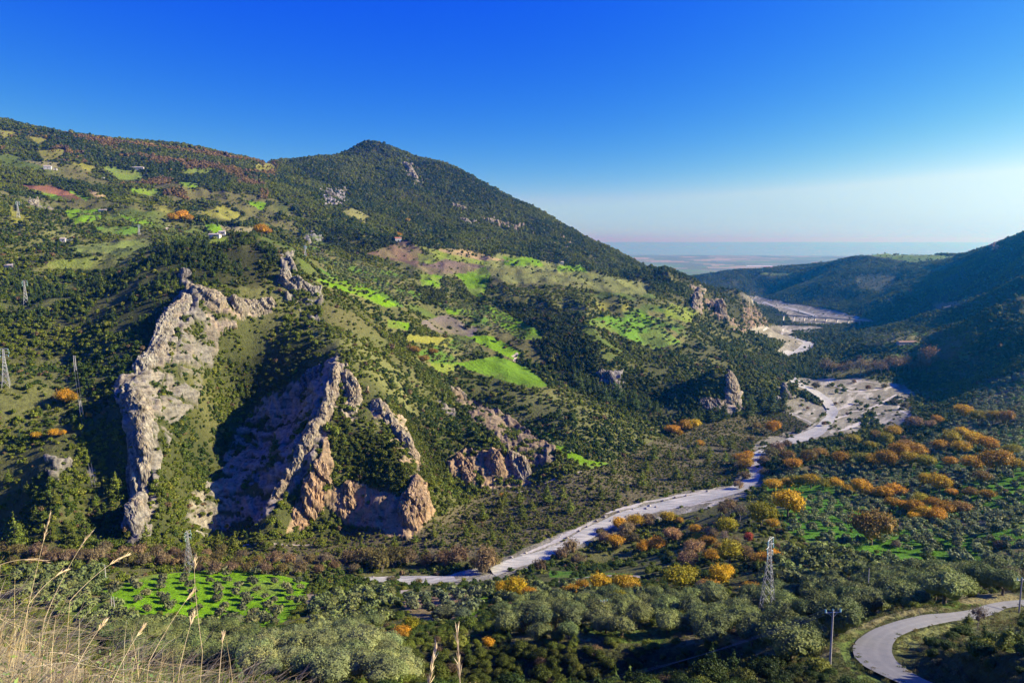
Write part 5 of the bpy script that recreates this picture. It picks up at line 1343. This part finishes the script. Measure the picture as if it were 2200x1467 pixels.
c = t.mix(c, t.ramp(wv.outputs[0], [(0.0, (0.95, 0.95, 0.95)), (1.0, (1.08, 1.08, 1.07))]), 1.0, 'MULTIPLY')
edge = t.n('ShaderNodeMath', {'operation': 'ADD'}, i0=t.n('ShaderNodeMath', {'operation': 'ABSOLUTE'}, i0=ac).outputs[0], i1=t.n('ShaderNodeMath', {'operation': 'MULTIPLY'}, i0=nz, i1=0.25).outputs[0])
c = t.mix(c, (0.26, 0.22, 0.14, 1), t.ramp(edge.outputs[0], [(1.0, (0, 0, 0)), (1.12, (1, 1, 1))]))
b = t.n('ShaderNodeBsdfPrincipled', Base_Color=c, Roughness=0.85)
M_ROAD = t.done(b.outputs[0])
RA = smooth_line(by_index(np.array([at_z(*p, z) for p, z in zip(ROAD_L, ROAD_Z)]), 140), 8)
RB = smooth_line(by_index(np.array([at_z(*p, z) for p, z in zip(ROAD_R, ROAD_Z)]), 140), 8)
w = np.linspace(-0.06, 1.06, 15)[None, :, None]
RP = RA[:, None] * (1 - w) + RB[:, None] * w
gz = zt(RP[..., 0], RP[..., 1])
RP[..., 2] = np.maximum(RP[..., 2], 0) * 0 + np.maximum(RP[..., 2] + 0.12, np.median(gz - RP[..., 2], axis=1, keepdims=True) + RP[..., 2] + 0.2)
me = mesh_from('road', RP.reshape(-1, 3), grid_faces(140, 15), [M_ROAD], smooth=True)
add_attr(me, 'across', np.tile(np.linspace(-1.0, 1.0, 15), 140))
road = link('road', me)
tag(road, kind='structure')
M_TRACK = simple_mat('dirt_track', (0.34, 0.29, 0.22), 0.95, 0, 0.25, 0.8)
def track(line, width, name='path'):
    C_ = smooth_line(densify(np.array([hit(*p) for p in line]), 60))
    tg = np.gradient(C_, axis=0)[:, :2]; tg /= np.linalg.norm(tg, axis=1, keepdims=True) + 1e-9
    nrm = np.stack([-tg[:, 1], tg[:, 0]], -1)
    w = np.linspace(-0.5, 0.5, 5) * width
    x = C_[:, None, 0] + nrm[:, None, 0] * w; y = C_[:, None, 1] + nrm[:, None, 1] * w
    P_ = np.stack([x, y, zt(x, y) + 0.16], -1)
    tag(link(name, mesh_from(name, P_.reshape(-1, 3), grid_faces(60, 5), [M_TRACK], smooth=True)), kind='structure')
for ln, w in [([(1180,1254),(1220,1245),(1270,1239),(1330,1236),(1390,1241),(1430,1246)], 3.4), ([(430,1184),(500,1178),(600,1172),(700,1166)], 2.2),
              ([(800,1330),(790,1345),(800,1358)], 3.0), ([(820,1290),(850,1278),(870,1268)], 4.5), ([(1100,768),(1112,760),(1104,778)], 3.0), ([(2030,930),(2010,900),(2035,880),(2040,868)], 4.0),
              ([(345,497),(360,492),(366,488)], 5.0), ([(1760,790),(1768,770),(1765,752)], 4.0), ([(1110,1060),(1180,1035),(1250,1015)], 1.8)]:
    track(ln, w)

# ------------------------------------------------------------------ steel pylons, poles and their cables
M_STEEL = simple_mat('galvanised_steel', (0.42, 0.42, 0.41), 0.5, 0.6, 0.15, 4.0)
M_CONC = simple_mat('concrete', (0.45, 0.43, 0.40), 0.85, 0, 0.15, 2.0)
M_CONC2 = simple_mat('weathered_concrete', (0.30, 0.28, 0.26), 0.9, 0, 0.2, 2.0)
M_WOOD = simple_mat('pole_wood', (0.20, 0.15, 0.11), 0.9, 0, 0.25, 3.0)
M_GLASSI = simple_mat('insulator_glass', (0.35, 0.62, 0.62), 0.25, 0, 0.1)
M_CABLE = simple_mat('cable', (0.22, 0.22, 0.23), 0.6, 0.2, 0.1)
def bars(name, segs, mat, parent=None, n=4):
    return link(name, limbs(name, [(a, b, r, r) for a, b, r in segs], mat, n), parent)
def pylon(px, py, hpx, label, arms=((0.98, 0.11), (0.90, 0.13), (0.82, 0.11)), yaw=0.3, thick=1.0):
    p = hit(px, py)
    H = hpx / px_per_m(p)
    o = empty('lattice_pylon', tuple(p), yaw)
    tag(o, label, 'pylon', 'steel lattice pylons')
    b, tw = H * 0.085, H * 0.016
    w = lambda f: b + (tw - b) * min(1.0, f / 0.8) if f < 0.8 else tw
    rl = max(0.09, 0.10 * thick)
    for sx_, sy_ in ((1, 1), (1, -1), (-1, 1), (-1, -1)):
        fs = np.linspace(-0.01, 0.97, 8)
        bars('leg', [((sx_ * w(f0), sy_ * w(f0), f0 * H), (sx_ * w(f1), sy_ * w(f1), f1 * H), rl) for f0, f1 in zip(fs[:-1], fs[1:])], M_STEEL, o)
    sg = []
    f = 0.03
    fl_ = [f]
    while f < 0.95:
        f = min(0.97, f + max(0.035, 2.3 * w(f) / H)); fl_.append(f)
    for f0, f1 in zip(fl_[:-1], fl_[1:]):
        a, c_ = w(f0), w(f1)
        for s_ in (1, -1):
            sg += [((-a, s_ * a, f0 * H), (c_, s_ * c_, f1 * H), 0.055 * thick), ((a, s_ * a, f0 * H), (-c_, s_ * c_, f1 * H), 0.055 * thick),
                   ((s_ * a, -a, f0 * H), (s_ * c_, c_, f1 * H), 0.055 * thick), ((s_ * a, a, f0 * H), (s_ * c_, -c_, f1 * H), 0.055 * thick),
                   ((-c_, s_ * c_, f1 * H), (c_, s_ * c_, f1 * H), 0.05 * thick)]
    bars('bracing', sg, M_STEEL, o, 4)
    for k, (f, l) in enumerate(arms):
        L = l * H * 0.75
        sd_ = 1 if k % 2 else -1
        arm = bars('cross_arm', [((-tw * 1.2 - (L if k == 1 else L * 0.6), 0, f * H), (tw * 1.2 + L, 0, f * H), 0.10 * thick), ((0, 0, (f + 0.035) * H), (tw + L, 0, f * H), 0.05 * thick),
                                 ((0, 0, (f + 0.035) * H), (-tw - L * 0.6, 0, f * H), 0.05 * thick)], M_STEEL, o)
        for xx in (tw * 1.2 + L, -tw * 1.2 - L * 0.6):
            bars('insulator', [((xx, 0, f * H), (xx, 0, f * H - 1.5), 0.12 * thick)], M_GLASSI, arm, 6)
    return o, p, H
big, bp_, bH = pylon(1647, 1330, 182, 'large steel lattice pylon standing in the olive grove below the river bend', yaw=0.9)
mead, mp_, mH = pylon(407, 1228, 92, 'steel lattice pylon at the far edge of the bright green meadow', yaw=1.2)
pylon(14, 835, 86, 'lattice pylon on the lit slope at the left edge of the view', thick=1.5, yaw=0.4)
pylon(56, 655, 52, 'lattice pylon among the trees high on the left slope', thick=1.6, yaw=0.5)
pylon(40, 470, 36, 'small lattice pylon by the low white rocks', thick=1.8, yaw=0.5)
pylon(299, 505, 22, 'tiny lattice pylon between the upper left fields', thick=1.8)
pylon(656, 553, 24, 'tiny reddish pylon beside the hill top wood', thick=1.8)
def pole(px, py, hpx, label, mat, arm=True, double=False, r0=0.16, ins=True, yaw=0.2):
    p = hit(px, py)
    H = hpx / px_per_m(p)
    o = empty('utility_pole', tuple(p), yaw)
    tag(o, label, 'pole', 'utility poles')
    for dx in ((-0.7, 0.7) if double else (0,)):
        link('post', limbs('post', [((dx, 0, -0.6), (dx * 0.7, 0, H), r0, r0 * 0.65)], mat, 8), o)
    if arm:
        a = bars('cross_arm', [((-1.15, 0, H - 0.35), (1.15, 0, H - 0.35), 0.07)], M_STEEL, o)
        if ins:
            for x in (-1.05, 0, 1.05):
                bars('insulator', [((x, 0, H - 0.30), (x, 0, H + 0.12), 0.11)], M_GLASSI, a, 8)
        bars('brace', [((-0.7, 0, H - 0.36), (0, 0, H - 1.1), 0.04), ((0.7, 0, H - 0.36), (0, 0, H - 1.1), 0.04)], M_STEEL, o)
    return o, p, H
near_pole = pole(1783, 1430, 124, 'tall grey pole with blue-green insulators left of the road bend', M_CONC2, r0=0.17, yaw=0.1)
right_pole = pole(2189, 1318, 78, 'grey pole with glass insulators above the far end of the road', M_CONC2, r0=0.17, yaw=0.2)
pole(1863, 1292, 74, 'slim pale pole rising from the olive grove above the road', M_CONC, arm=False, r0=0.15)
pole(228, 1255, 44, 'white concrete pole at the left end of the green meadow', M_CONC, r0=0.22, ins=False)
pole(244, 1320, 40, 'double-legged concrete pole below the green meadow', M_CONC, double=True, r0=0.18, ins=False)
pole(1297, 1332, 46, 'thin pale pole in the mixed wood near the yellow trees', M_CONC, r0=0.15)
pole(162, 800, 36, 'small pole at the edge of the big shadow on the left slope', M_CONC, double=True, r0=0.26, ins=False)
pole(174, 896, 36, 'small pole beside the orange trees on the left slope', M_CONC, double=True, r0=0.26, ins=False)
pole(657, 1364, 24, 'short white pole below the meadow bank', M_CONC, arm=False, r0=0.14)
pole(736, 1378, 26, 'short pole by the shaded lane under the brown terrace', M_CONC, arm=False, r0=0.14)
pole(780, 596, 34, 'brown pole beside the small olive field', M_WOOD, arm=False, r0=0.35)
def cable(a, b, sag, r, label, n=40):
    a, b = np.array(a, float), np.array(b, float)
    f = np.linspace(0, 1, n + 1)
    P_ = a + (b - a) * f[:, None]; P_[:, 2] -= sag * 4 * f * (1 - f)
    tag(link('power_line', limbs('power_line', [(P_[i], P_[i + 1], r, r) for i in range(n)], M_CABLE, 4)), label, 'power line', 'overhead cables')
_, pp, pH = near_pole
_, rp, rH = right_pole
aa, tt = ray(640, 1478)
for k, x in enumerate((-1.05, 0.0, 1.05)):
    e = np.array([150 * math.sin(aa) + x * 0.3, 150 * math.cos(aa) + x, 150 * float(tt) + 0.9 * x])
    cable(pp + np.array([x, 0, pH + 0.1]), e, 7.0, 0.016, ['lowest', 'middle', 'topmost'][k] + ' of three cables crossing the dark gully at the bottom')
a1, a2 = hit(162, 800), hit(174, 896)
for k, dx in enumerate((-1, 1)):
    cable(a2 + np.array([dx, 0, 14]), hit(205, 1090) + np.array([dx, 0, 14]), 4, 0.07, ['left', 'right'][k] + ' cable running down the shaded slope below the small pole')
    cable(a1 + np.array([dx, 0, 14]), a2 + np.array([dx, 0, 14]), 3, 0.06, ['left', 'right'][k] + ' cable between the two small poles on the left slope')

# ------------------------------------------------------------------ farmhouses, viaduct, greenhouses
M_PLASTER = simple_mat('white_plaster', (0.50, 0.48, 0.43), 0.85, 0, 0.08, 0.6)
M_STONEW = simple_mat('pale_stone_wall', (0.48, 0.44, 0.37), 0.9, 0, 0.2, 1.2)
M_TILE = simple_mat('roof_tiles', (0.36, 0.15, 0.09), 0.85, 0, 0.25, 1.5)
M_GTILE = simple_mat('weathered_roof', (0.40, 0.34, 0.28), 0.85, 0, 0.2, 1.5)
M_PANE = simple_mat('window_glass', (0.03, 0.035, 0.04), 0.15)
M_DOOR = simple_mat('door_wood', (0.14, 0.08, 0.05), 0.7)
def boxv(x0, x1, y0, y1, z0, z1):
    v = np.array([(x, y, z) for z in (z0, z1) for y in (y0, y1) for x in (x0, x1)], float)
    f = np.array([(0, 2, 3, 1), (4, 5, 7, 6), (0, 1, 5, 4), (2, 6, 7, 3), (0, 4, 6, 2), (1, 3, 7, 5)])
    return v, f
def boxes(name, bl_, mat, parent=None):
    V, Fs = [], []
    for i, b_ in enumerate(bl_):
        v, f = boxv(*b_); V.append(v); Fs.append(f + 8 * i)
    return link(name, mesh_from(name, np.concatenate(V), np.concatenate(Fs), [mat]), parent)
def house(px, py, L, Wd, H, label, wall, roof, yaw=0.2, gable=True, name='farmhouse'):
    p = hit(px, py)
    o = empty(name, (p[0], p[1], p[2] - 0.3), yaw)
    tag(o, label, 'house', 'farmhouses on the hillside')
    l, w = L / 2, Wd / 2
    boxes('wall', [(-l, l, -w, w, -1.5, H)], wall, o)
    if gable:
        e, r = 0.5, Wd * 0.24
        v = np.array([(-l - e, -w - e, H - 0.1), (l + e, -w - e, H - 0.1), (l + e, 0, H + r), (-l - e, 0, H + r), (l + e, w + e, H - 0.1), (-l - e, w + e, H - 0.1),
                      (-l - e, -w - e, H + 0.15), (l + e, -w - e, H + 0.15), (l + e, 0, H + r + 0.25), (-l - e, 0, H + r + 0.25), (l + e, w + e, H + 0.15), (-l - e, w + e, H + 0.15)])
        f = np.array([(6, 7, 8, 9), (9, 8, 10, 11), (0, 3, 2, 1), (3, 5, 4, 2), (0, 1, 7, 6), (5, 11, 10, 4), (1, 2, 8, 7), (2, 4, 10, 8), (0, 6, 9, 3), (3, 9, 11, 5)])
        rf = link('roof', mesh_from('roof', v, f, [roof]), o)
        boxes('chimney', [(l * 0.4, l * 0.4 + 0.8, -0.4, 0.4, H + r * 0.5, H + r + 1.1)], wall, rf)
    else:
        boxes('roof', [(-l - 0.3, l + 0.3, -w - 0.3, w + 0.3, H + 0.003, H + 0.35)], roof, o)
    nwin = max(1, int(L / 4))
    for k in range(nwin):
        x = -l + (k + 0.5) * L / nwin
        if k == nwin // 2:
            boxes('door', [(x - 0.6, x + 0.6, -w - 0.06, -w + 0.05, 0.3, 2.6)], M_DOOR, o)
            x += 1.8
        if abs(x) < l - 0.8:
            wf = boxes('window', [(x - 0.65, x + 0.65, -w - 0.05, -w + 0.05, 1.5, 2.9)], M_STONEW, o)
            boxes('pane', [(x - 0.5, x + 0.5, -w - 0.08, -w - 0.052, 1.65, 2.75)], M_PANE, wf)
    return o
house(103, 364, 15, 8, 5.5, 'white farmhouse on the upper left fields under the brown wood', M_PLASTER, M_GTILE, 0.3)
house(119, 366, 7, 5, 3.2, 'low shed beside the white upper farmhouse', M_PLASTER, M_GTILE, 0.3, False)
house(297, 364, 26, 8, 4.0, 'long pale farmstead at the end of the yellow upper field', M_STONEW, M_GTILE, 0.1)
house(221, 388, 6, 5, 5.0, 'small white hut below the yellow upper field', M_PLASTER, M_PLASTER, 0.2, False)
house(855, 519, 13, 9, 6.0, 'cream house with red tiled roof above the ploughed field', M_PLASTER, M_TILE, 0.35)
house(136, 519, 7, 6, 4.0, 'narrow white house on the left slope over the pale fields', M_PLASTER, M_GTILE, 0.2)
house(148, 519, 10, 6, 3.0, 'low flat-roofed white shed right of the narrow white house', M_PLASTER, M_PLASTER, 0.2, False)
house(222, 458, 14, 6, 3.0, 'long low stone barn between two bright green fields', M_STONEW, M_GTILE, 0.0)
house(462, 510, 13, 6, 3.0, 'pale farm building below the sandy field', M_PLASTER, M_GTILE, -0.1)
house(478, 506, 7, 5, 3.4, 'white gabled house right of the pale farm building', M_PLASTER, M_GTILE, 0.2)
house(1948, 741, 34, 9, 4.0, 'long brown roofed farm building on the olive plateau', M_STONEW, simple_mat('brown_roof', (0.24, 0.15, 0.10), 0.85), 0.1)
house(1205, 568, 12, 7, 3.5, 'stone cottage at the top of the pale pastures', M_STONEW, M_GTILE, 0.1)
house(22, 575, 10, 7, 3.0, 'low hut near the left edge among dark scrub', M_STONEW, M_GTILE, 0.1)
# viaduct over the gravel bed
vA, vB = hit(1672, 691), hit(1860, 699)
vz = max(float(zt(vA[0], vA[1])), float(zt(vB[0], vB[1]))) + 11
vv = vB - vA; vL = float(np.hypot(vv[0], vv[1])); vyaw = math.atan2(vv[1], vv[0])
vo = empty('viaduct', (float(vA[0]), float(vA[1]), vz), vyaw)
tag(vo, 'long low road viaduct on pale piers crossing the far gravel bed', 'bridge')
boxes('deck', [(-10, vL + 10, -4.5, 4.5, -1.6, 0)], simple_mat('deck_concrete', (0.20, 0.19, 0.18), 0.9, 0, 0.15, 0.5), vo)
for yy in (-4.4, 4.25):
    boxes('railing', [(-10, vL + 10, yy, yy + 0.15, 0.003, 1.0)], M_STEEL, vo)
for k in range(8):
    x = vL * (k + 0.5) / 8
    boxes('pier', [(x - 1.0, x + 1.0, -3.6, 3.6, -30, -1.6)], M_CONC, vo)
M_POLY = simple_mat('greenhouse_film', (0.75, 0.76, 0.76), 0.4, 0, 0.05, 0.05)
M_REDF = simple_mat('red_film', (0.55, 0.22, 0.17), 0.5, 0, 0.1, 0.05)
for px, py, L, lab, mt in ((1632, 571, 330, 'white greenhouse block on the far plain, beside the reddish one', M_POLY), (1660, 573, 230, 'reddish greenhouse block on the far plain between the white ones', M_REDF), (1715, 574, 300, 'longest white greenhouse block on the far plain, above the flat hill', M_POLY)):
    a_, t_ = ray(px, py); dd = 340.0 / -float(t_); p = np.array([dd * math.sin(float(a_)), dd * math.cos(float(a_)), 0.0]); p[2] = float(zt(p[0], p[1]))
    o = empty('greenhouse', tuple(p), 0.0)
    tag(o, lab, 'greenhouse', 'greenhouses on the far plain')
    sp = []
    for k in range(6):
        y = -30 + k * 12
        sp.append(((-L / 2, L / 2, y, y + 11.6, 0, 4.0)))
    boxes('wall', sp, mt, o)
    V, Fs = [], []
    for k in range(6):
        y = -30 + k * 12
        V += [(-L / 2, y - 0.2, 4.003), (L / 2, y - 0.2, 4.003), (L / 2, y + 5.8, 6.5), (-L / 2, y + 5.8, 6.5), (L / 2, y + 11.8, 4.003), (-L / 2, y + 11.8, 4.003)]
        Fs += [(6 * k, 6 * k + 1, 6 * k + 2, 6 * k + 3), (6 * k + 3, 6 * k + 2, 6 * k + 4, 6 * k + 5)]
    link('roof', mesh_from('roof', np.array(V), np.array(Fs), [mt]), o)

# ------------------------------------------------------------------ the grassy bank at the photographer's feet
def zb(x, y):
    r = np.hypot(x, y)
    return -1.78 - 0.47 * x - 0.51 * y - 0.13 * np.maximum(0, r - 5.2) ** 2 + (fbm2(x * 1.1 + 40, y * 1.1, 4, 8) - 0.5) * 0.35
ba, br = np.radians(np.linspace(-100, 60, 160)), np.linspace(0.4, 12.5, 110)
BA, BR = np.meshgrid(ba, br, indexing='ij')
bx, by = BR * np.sin(BA), BR * np.cos(BA)
t = NT('bank_soil')
pos = t.n('ShaderNodeNewGeometry').outputs['Position']
c = t.ramp(t.noise(2.2, 7, 0.7, pos), [(0.3, (0.09, 0.085, 0.03)), (0.5, (0.20, 0.16, 0.075)), (0.7, (0.30, 0.24, 0.13))])
b = t.n('ShaderNodeBsdfPrincipled', Base_Color=c, Roughness=0.95)
t.t.links.new(t.n('ShaderNodeBump', Height=t.noise(9, 5, 0.7, pos), Strength=0.8, Distance=0.05).outputs[0], b.inputs['Normal'])
tag(link('hillside_bank', mesh_from('hillside_bank', np.stack([bx, by, zb(bx, by)], -1).reshape(-1, 3), grid_faces(160, 110)[:, ::-1], [t.done(b.outputs[0])], smooth=True)), kind='structure')
t = NT('grass_blade')
tn = t.n('ShaderNodeAttribute', {'attribute_name': 'tint'}).outputs['Color']
d1 = t.n('ShaderNodeBsdfPrincipled', Base_Color=tn, Roughness=0.6)
t1_ = t.n('ShaderNodeBsdfTranslucent', Color=tn)
M_BLADE = t.done(t.n('ShaderNodeMixShader', i0=0.25, i1=d1.outputs[0], i2=t1_.outputs[0]).outputs[0])
def blades(name, n, az0, az1, r0, r1, len0, len1, wid, lean, tints, label, seed, clumpy=0.0):
    rng = np.random.default_rng(seed)
    a = np.radians(rng.uniform(az0, az1, n)); r = np.sqrt(rng.uniform(r0 ** 2, r1 ** 2, n))
    x, y = r * np.sin(a), r * np.cos(a)
    if clumpy:
        k = fbm2(x * 1.6 + 9, y * 1.6, 3, seed) > clumpy
        x, y = x[k], y[k]; n = len(x)
    z = zb(x, y) - 0.03
    L = rng.uniform(len0, len1, n)
    hd = rng.normal(lean[0], lean[1], n)
    tilt = np.abs(rng.normal(lean[2], 0.28, n))
    side = np.stack([-np.sin(hd), np.cos(hd), np.zeros(n)], -1)
    V = []
    m = 5
    for k in range(m):
        f = k / (m - 1)
        ang = tilt * (0.5 + 1.0 * f)
        cx = np.cumsum([0])
        px_ = L * f * np.sin(ang) ; pz_ = L * f * np.cos(ang)
        c_ = np.stack([x + px_ * np.cos(hd), y + px_ * np.sin(hd), z + pz_], -1)
        w = (wid * (1 - f) ** 0.6 + 0.0006)
        V += [c_ - side * w, c_ + side * w]
    V = np.stack(V, 1).reshape(-1, 3)
    b0 = np.arange(n)[:, None] * (2 * m)
    Fs = np.concatenate([np.concatenate([b0 + 2 * k, b0 + 2 * k + 1, b0 + 2 * k + 3, b0 + 2 * k + 2], 1) for k in range(m - 1)])
    me = mesh_from(name, V, Fs, [M_BLADE])
    tt_ = np.array(tints)[rng.integers(0, len(tints), n)] * rng.uniform(0.7, 1.25, (n, 1))
    add_attr(me, 'tint', np.repeat(np.concatenate([np.clip(tt_, 0, 1), np.ones((n, 1))], 1), 2 * m, 0), 'FLOAT_COLOR')
    tag(link(name, me), label, 'grass', None, 'stuff')
STR = [(0.54, 0.43, 0.20), (0.60, 0.51, 0.29), (0.45, 0.34, 0.14), (0.46, 0.36, 0.19)]
GRN = [(0.17, 0.22, 0.04), (0.24, 0.26, 0.05), (0.12, 0.17, 0.03)]
blades('dry_grass', 12000, -75, -12, 1.6, 8.6, 0.22, 0.62, 0.0028, (0.35, 0.55, 0.52), STR, 'dry straw coloured grass covering the near bank', 3, 0.40)
blades('green_grass', 12000, -75, 0, 1.6, 8.5, 0.12, 0.36, 0.0045, (0.6, 1.2, 0.6), GRN, 'short green grass growing through the dry grass', 4, 0.47)
rng = np.random.default_rng(12)
n_ = 6000
a = np.radians(rng.uniform(-60, 0, n_)); r = np.sqrt(rng.uniform(1.6 ** 2, 7.5 ** 2, n_))
x, y = r * np.sin(a), r * np.cos(a)
k = fbm2(x * 1.3 + 3, y * 1.3, 3, 77) > 0.53
x, y = x[k], y[k]
c = np.stack([x, y, zb(x, y) + rng.uniform(0.02, 0.28, len(x))], -1)
v, f = leaf_quads(c, unit(rng.normal(size=(len(x), 3)) + np.array([0.3, -0.2, 0.8])), 0.017, rng, 0.45)
me = mesh_from('weeds', v, f, [M_BLADE])
tt_ = np.array([(0.16, 0.25, 0.03), (0.22, 0.30, 0.04), (0.10, 0.17, 0.03)])[rng.integers(0, 3, len(x))] * rng.uniform(0.7, 1.3, (len(x), 1))
add_attr(me, 'tint', np.repeat(np.concatenate([tt_, np.ones((len(x), 1))], 1), 4, 0), 'FLOAT_COLOR')
tag(link('weeds', me), 'leafy green weeds on the near bank', 'weeds', None, 'stuff')
def stalk(base_px, tip_px, d0, d1, bow, label, plume=0.3, col=(0.60, 0.47, 0.25), r=0.0018, dense=44):
    a0, t0 = ray(*base_px); a1, t1 = ray(*tip_px)
    B = np.array([d0 * math.sin(a0), d0 * math.cos(a0), d0 * float(t0)])
    T = np.array([d1 * math.sin(a1), d1 * math.cos(a1), d1 * float(t1)])
    g = float(zb(B[0], B[1]))
    G = np.array([B[0] - 0.08, B[1] - 0.02, min(g, B[2]) - 0.02])
    q = np.linspace(0, 1, 22)[:, None]
    up = np.array([-0.25, 0.1, 1.0])
    C1 = B * 0.45 + T * 0.55 + up * bow
    path = (1 - q) ** 2 * B + 2 * q * (1 - q) * C1 + q ** 2 * T
    if B[2] > g: path = np.concatenate([G[None], path])
    m = len(path)
    o = empty('grass_stalk', tuple(path[0]))
    tag(o, label, 'grass stalk', 'tall grass stalks on the bank')
    P_ = path - path[0]
    st = link('stem', limbs('stem', [(P_[i], P_[i + 1], r * (1 - 0.6 * i / m), r * (1 - 0.6 * (i + 1) / m)) for i in range(m - 1)], M_BLADE, 5), o)
    add_attr(st.data, 'tint', np.tile([*col, 1], (len(st.data.vertices), 1)), 'FLOAT_COLOR')
    if plume:
        rng = np.random.default_rng(abs(hash(label)) % 1000 if False else len(label) * 31)
        L = np.linalg.norm(np.diff(P_, axis=0), axis=1).sum()
        V, Fs = [], []
        for k in range(dense):
            f = 1 - plume * rng.uniform(0, 1) ** 0.9
            i = min(m - 2, int(f * (m - 1)))
            c0 = P_[i] + (P_[i + 1] - P_[i]) * (f * (m - 1) - i)
            dr = unit(P_[i + 1] - P_[i])
            s0 = unit(dr * 1.0 + rng.normal(size=3) * 0.15)
            ln = min(L * 0.10, 0.048) * rng.uniform(0.6, 1.2); w_ = unit(np.cross(s0, rng.normal(size=3))) * 0.0017
            c1 = c0 + s0 * ln
            b0 = len(V)
            V += [c0 - w_ * 0.4, c0 + w_ * 0.4, c1 * 0.6 + c0 * 0.4 + w_, c1, c1 * 0.6 + c0 * 0.4 - w_]
            Fs += [(b0, b0 + 1, b0 + 2, b0 + 4), (b0 + 4, b0 + 2, b0 + 3, b0 + 3)]
        bmf = [f_ for f_ in Fs]
        me = bpy.data.meshes.new('seed_head')
        me.from_pydata([tuple(v) for v in V], [], [f_ if f_[2] != f_[3] else f_[:3] for f_ in bmf])
        me.materials.append(M_BLADE)
        add_attr(me, 'tint', np.tile([col[0] * 1.15, col[1] * 1.12, col[2] * 1.1, 1], (len(V), 1)), 'FLOAT_COLOR')
        link('seed_head', me, o)
STALKS = [
 ((40,1400),(107,1108),4.8,5.0,0.02,'tallest feathery straw stalk at the far left of the bank',0.22),
 ((95,1330),(192,1148),5.0,5.2,0.05,'plumed straw stalk leaning right of the tallest one',0.25),
 ((0,1213),(95,1205),5.2,5.2,0.04,'nearly level straw stalk entering from the left frame edge',0.5),
 ((150,1290),(272,1192),5.2,5.5,0.05,'feathery stalk bending right towards the white concrete pole',0.35),
 ((435,1400),(420,1202),4.6,4.8,0.16,'tall arching stalk curling over the green meadow',0.22),
 ((320,1420),(415,1270),4.4,4.6,0.03,'straight thin stalk crossing the lower meadow',0.2),
 ((385,1440),(415,1325),4.2,4.4,0.02,'short thin stalk below the straight crossing stalk',0.2),
 ((160,1440),(225,1335),4.2,4.4,0.02,'leaning stalk rising from the green weeds',0.25),
 ((60,1300),(140,1225),5.0,5.2,0.04,'broken straw stalk left of the feathery bending one',0.3),
 ((240,1467),(305,1350),4.0,4.2,0.02,'thin stalk rising out of the bottom of the bank',0.2),
 ((470,1467),(480,1365),3.8,4.0,0.01,'pale stalk at the right end of the dry grass',0.2),
 ((918,1490),(937,1394),2.6,2.7,0.005,'short brown plume left of the pale feather plume',0.85),
 ((990,1492),(983,1362),2.6,2.7,0.01,'pale feather plume standing alone over the dark gully',0.8),
]
for a_ in STALKS: stalk(*a_)

# ------------------------------------------------------------------ haze: the air between here and the sea
hx, hy0, hy1, hz0, hz1 = 1.7e5, -400.0, 1.6e5, -430.0, 405.0
hv = np.array([(x, y, z) for z in (hz0, hz1) for y in (hy0, hy1) for x in (-hx, hx)])
me = mesh_from('haze', hv, np.array([(0, 2, 3, 1), (4, 5, 7, 6), (0, 1, 5, 4), (2, 6, 7, 3), (0, 4, 6, 2), (1, 3, 7, 5)]))
t = NT('haze_air')
pv = t.n('ShaderNodeVolumePrincipled')
pv.inputs['Color'].default_value = (0.025, 0.40, 1.0, 1)
pv.inputs['Density'].default_value = HAZE_DENSITY
pv.inputs['Absorption Color'].default_value = (1, 1, 1, 1)
pv.inputs['Anisotropy'].default_value = 0.65
t.t.links.new(pv.outputs[0], t.out.inputs['Volume'])
me.materials.append(t.m)
tag(link('haze', me), kind='stuff')
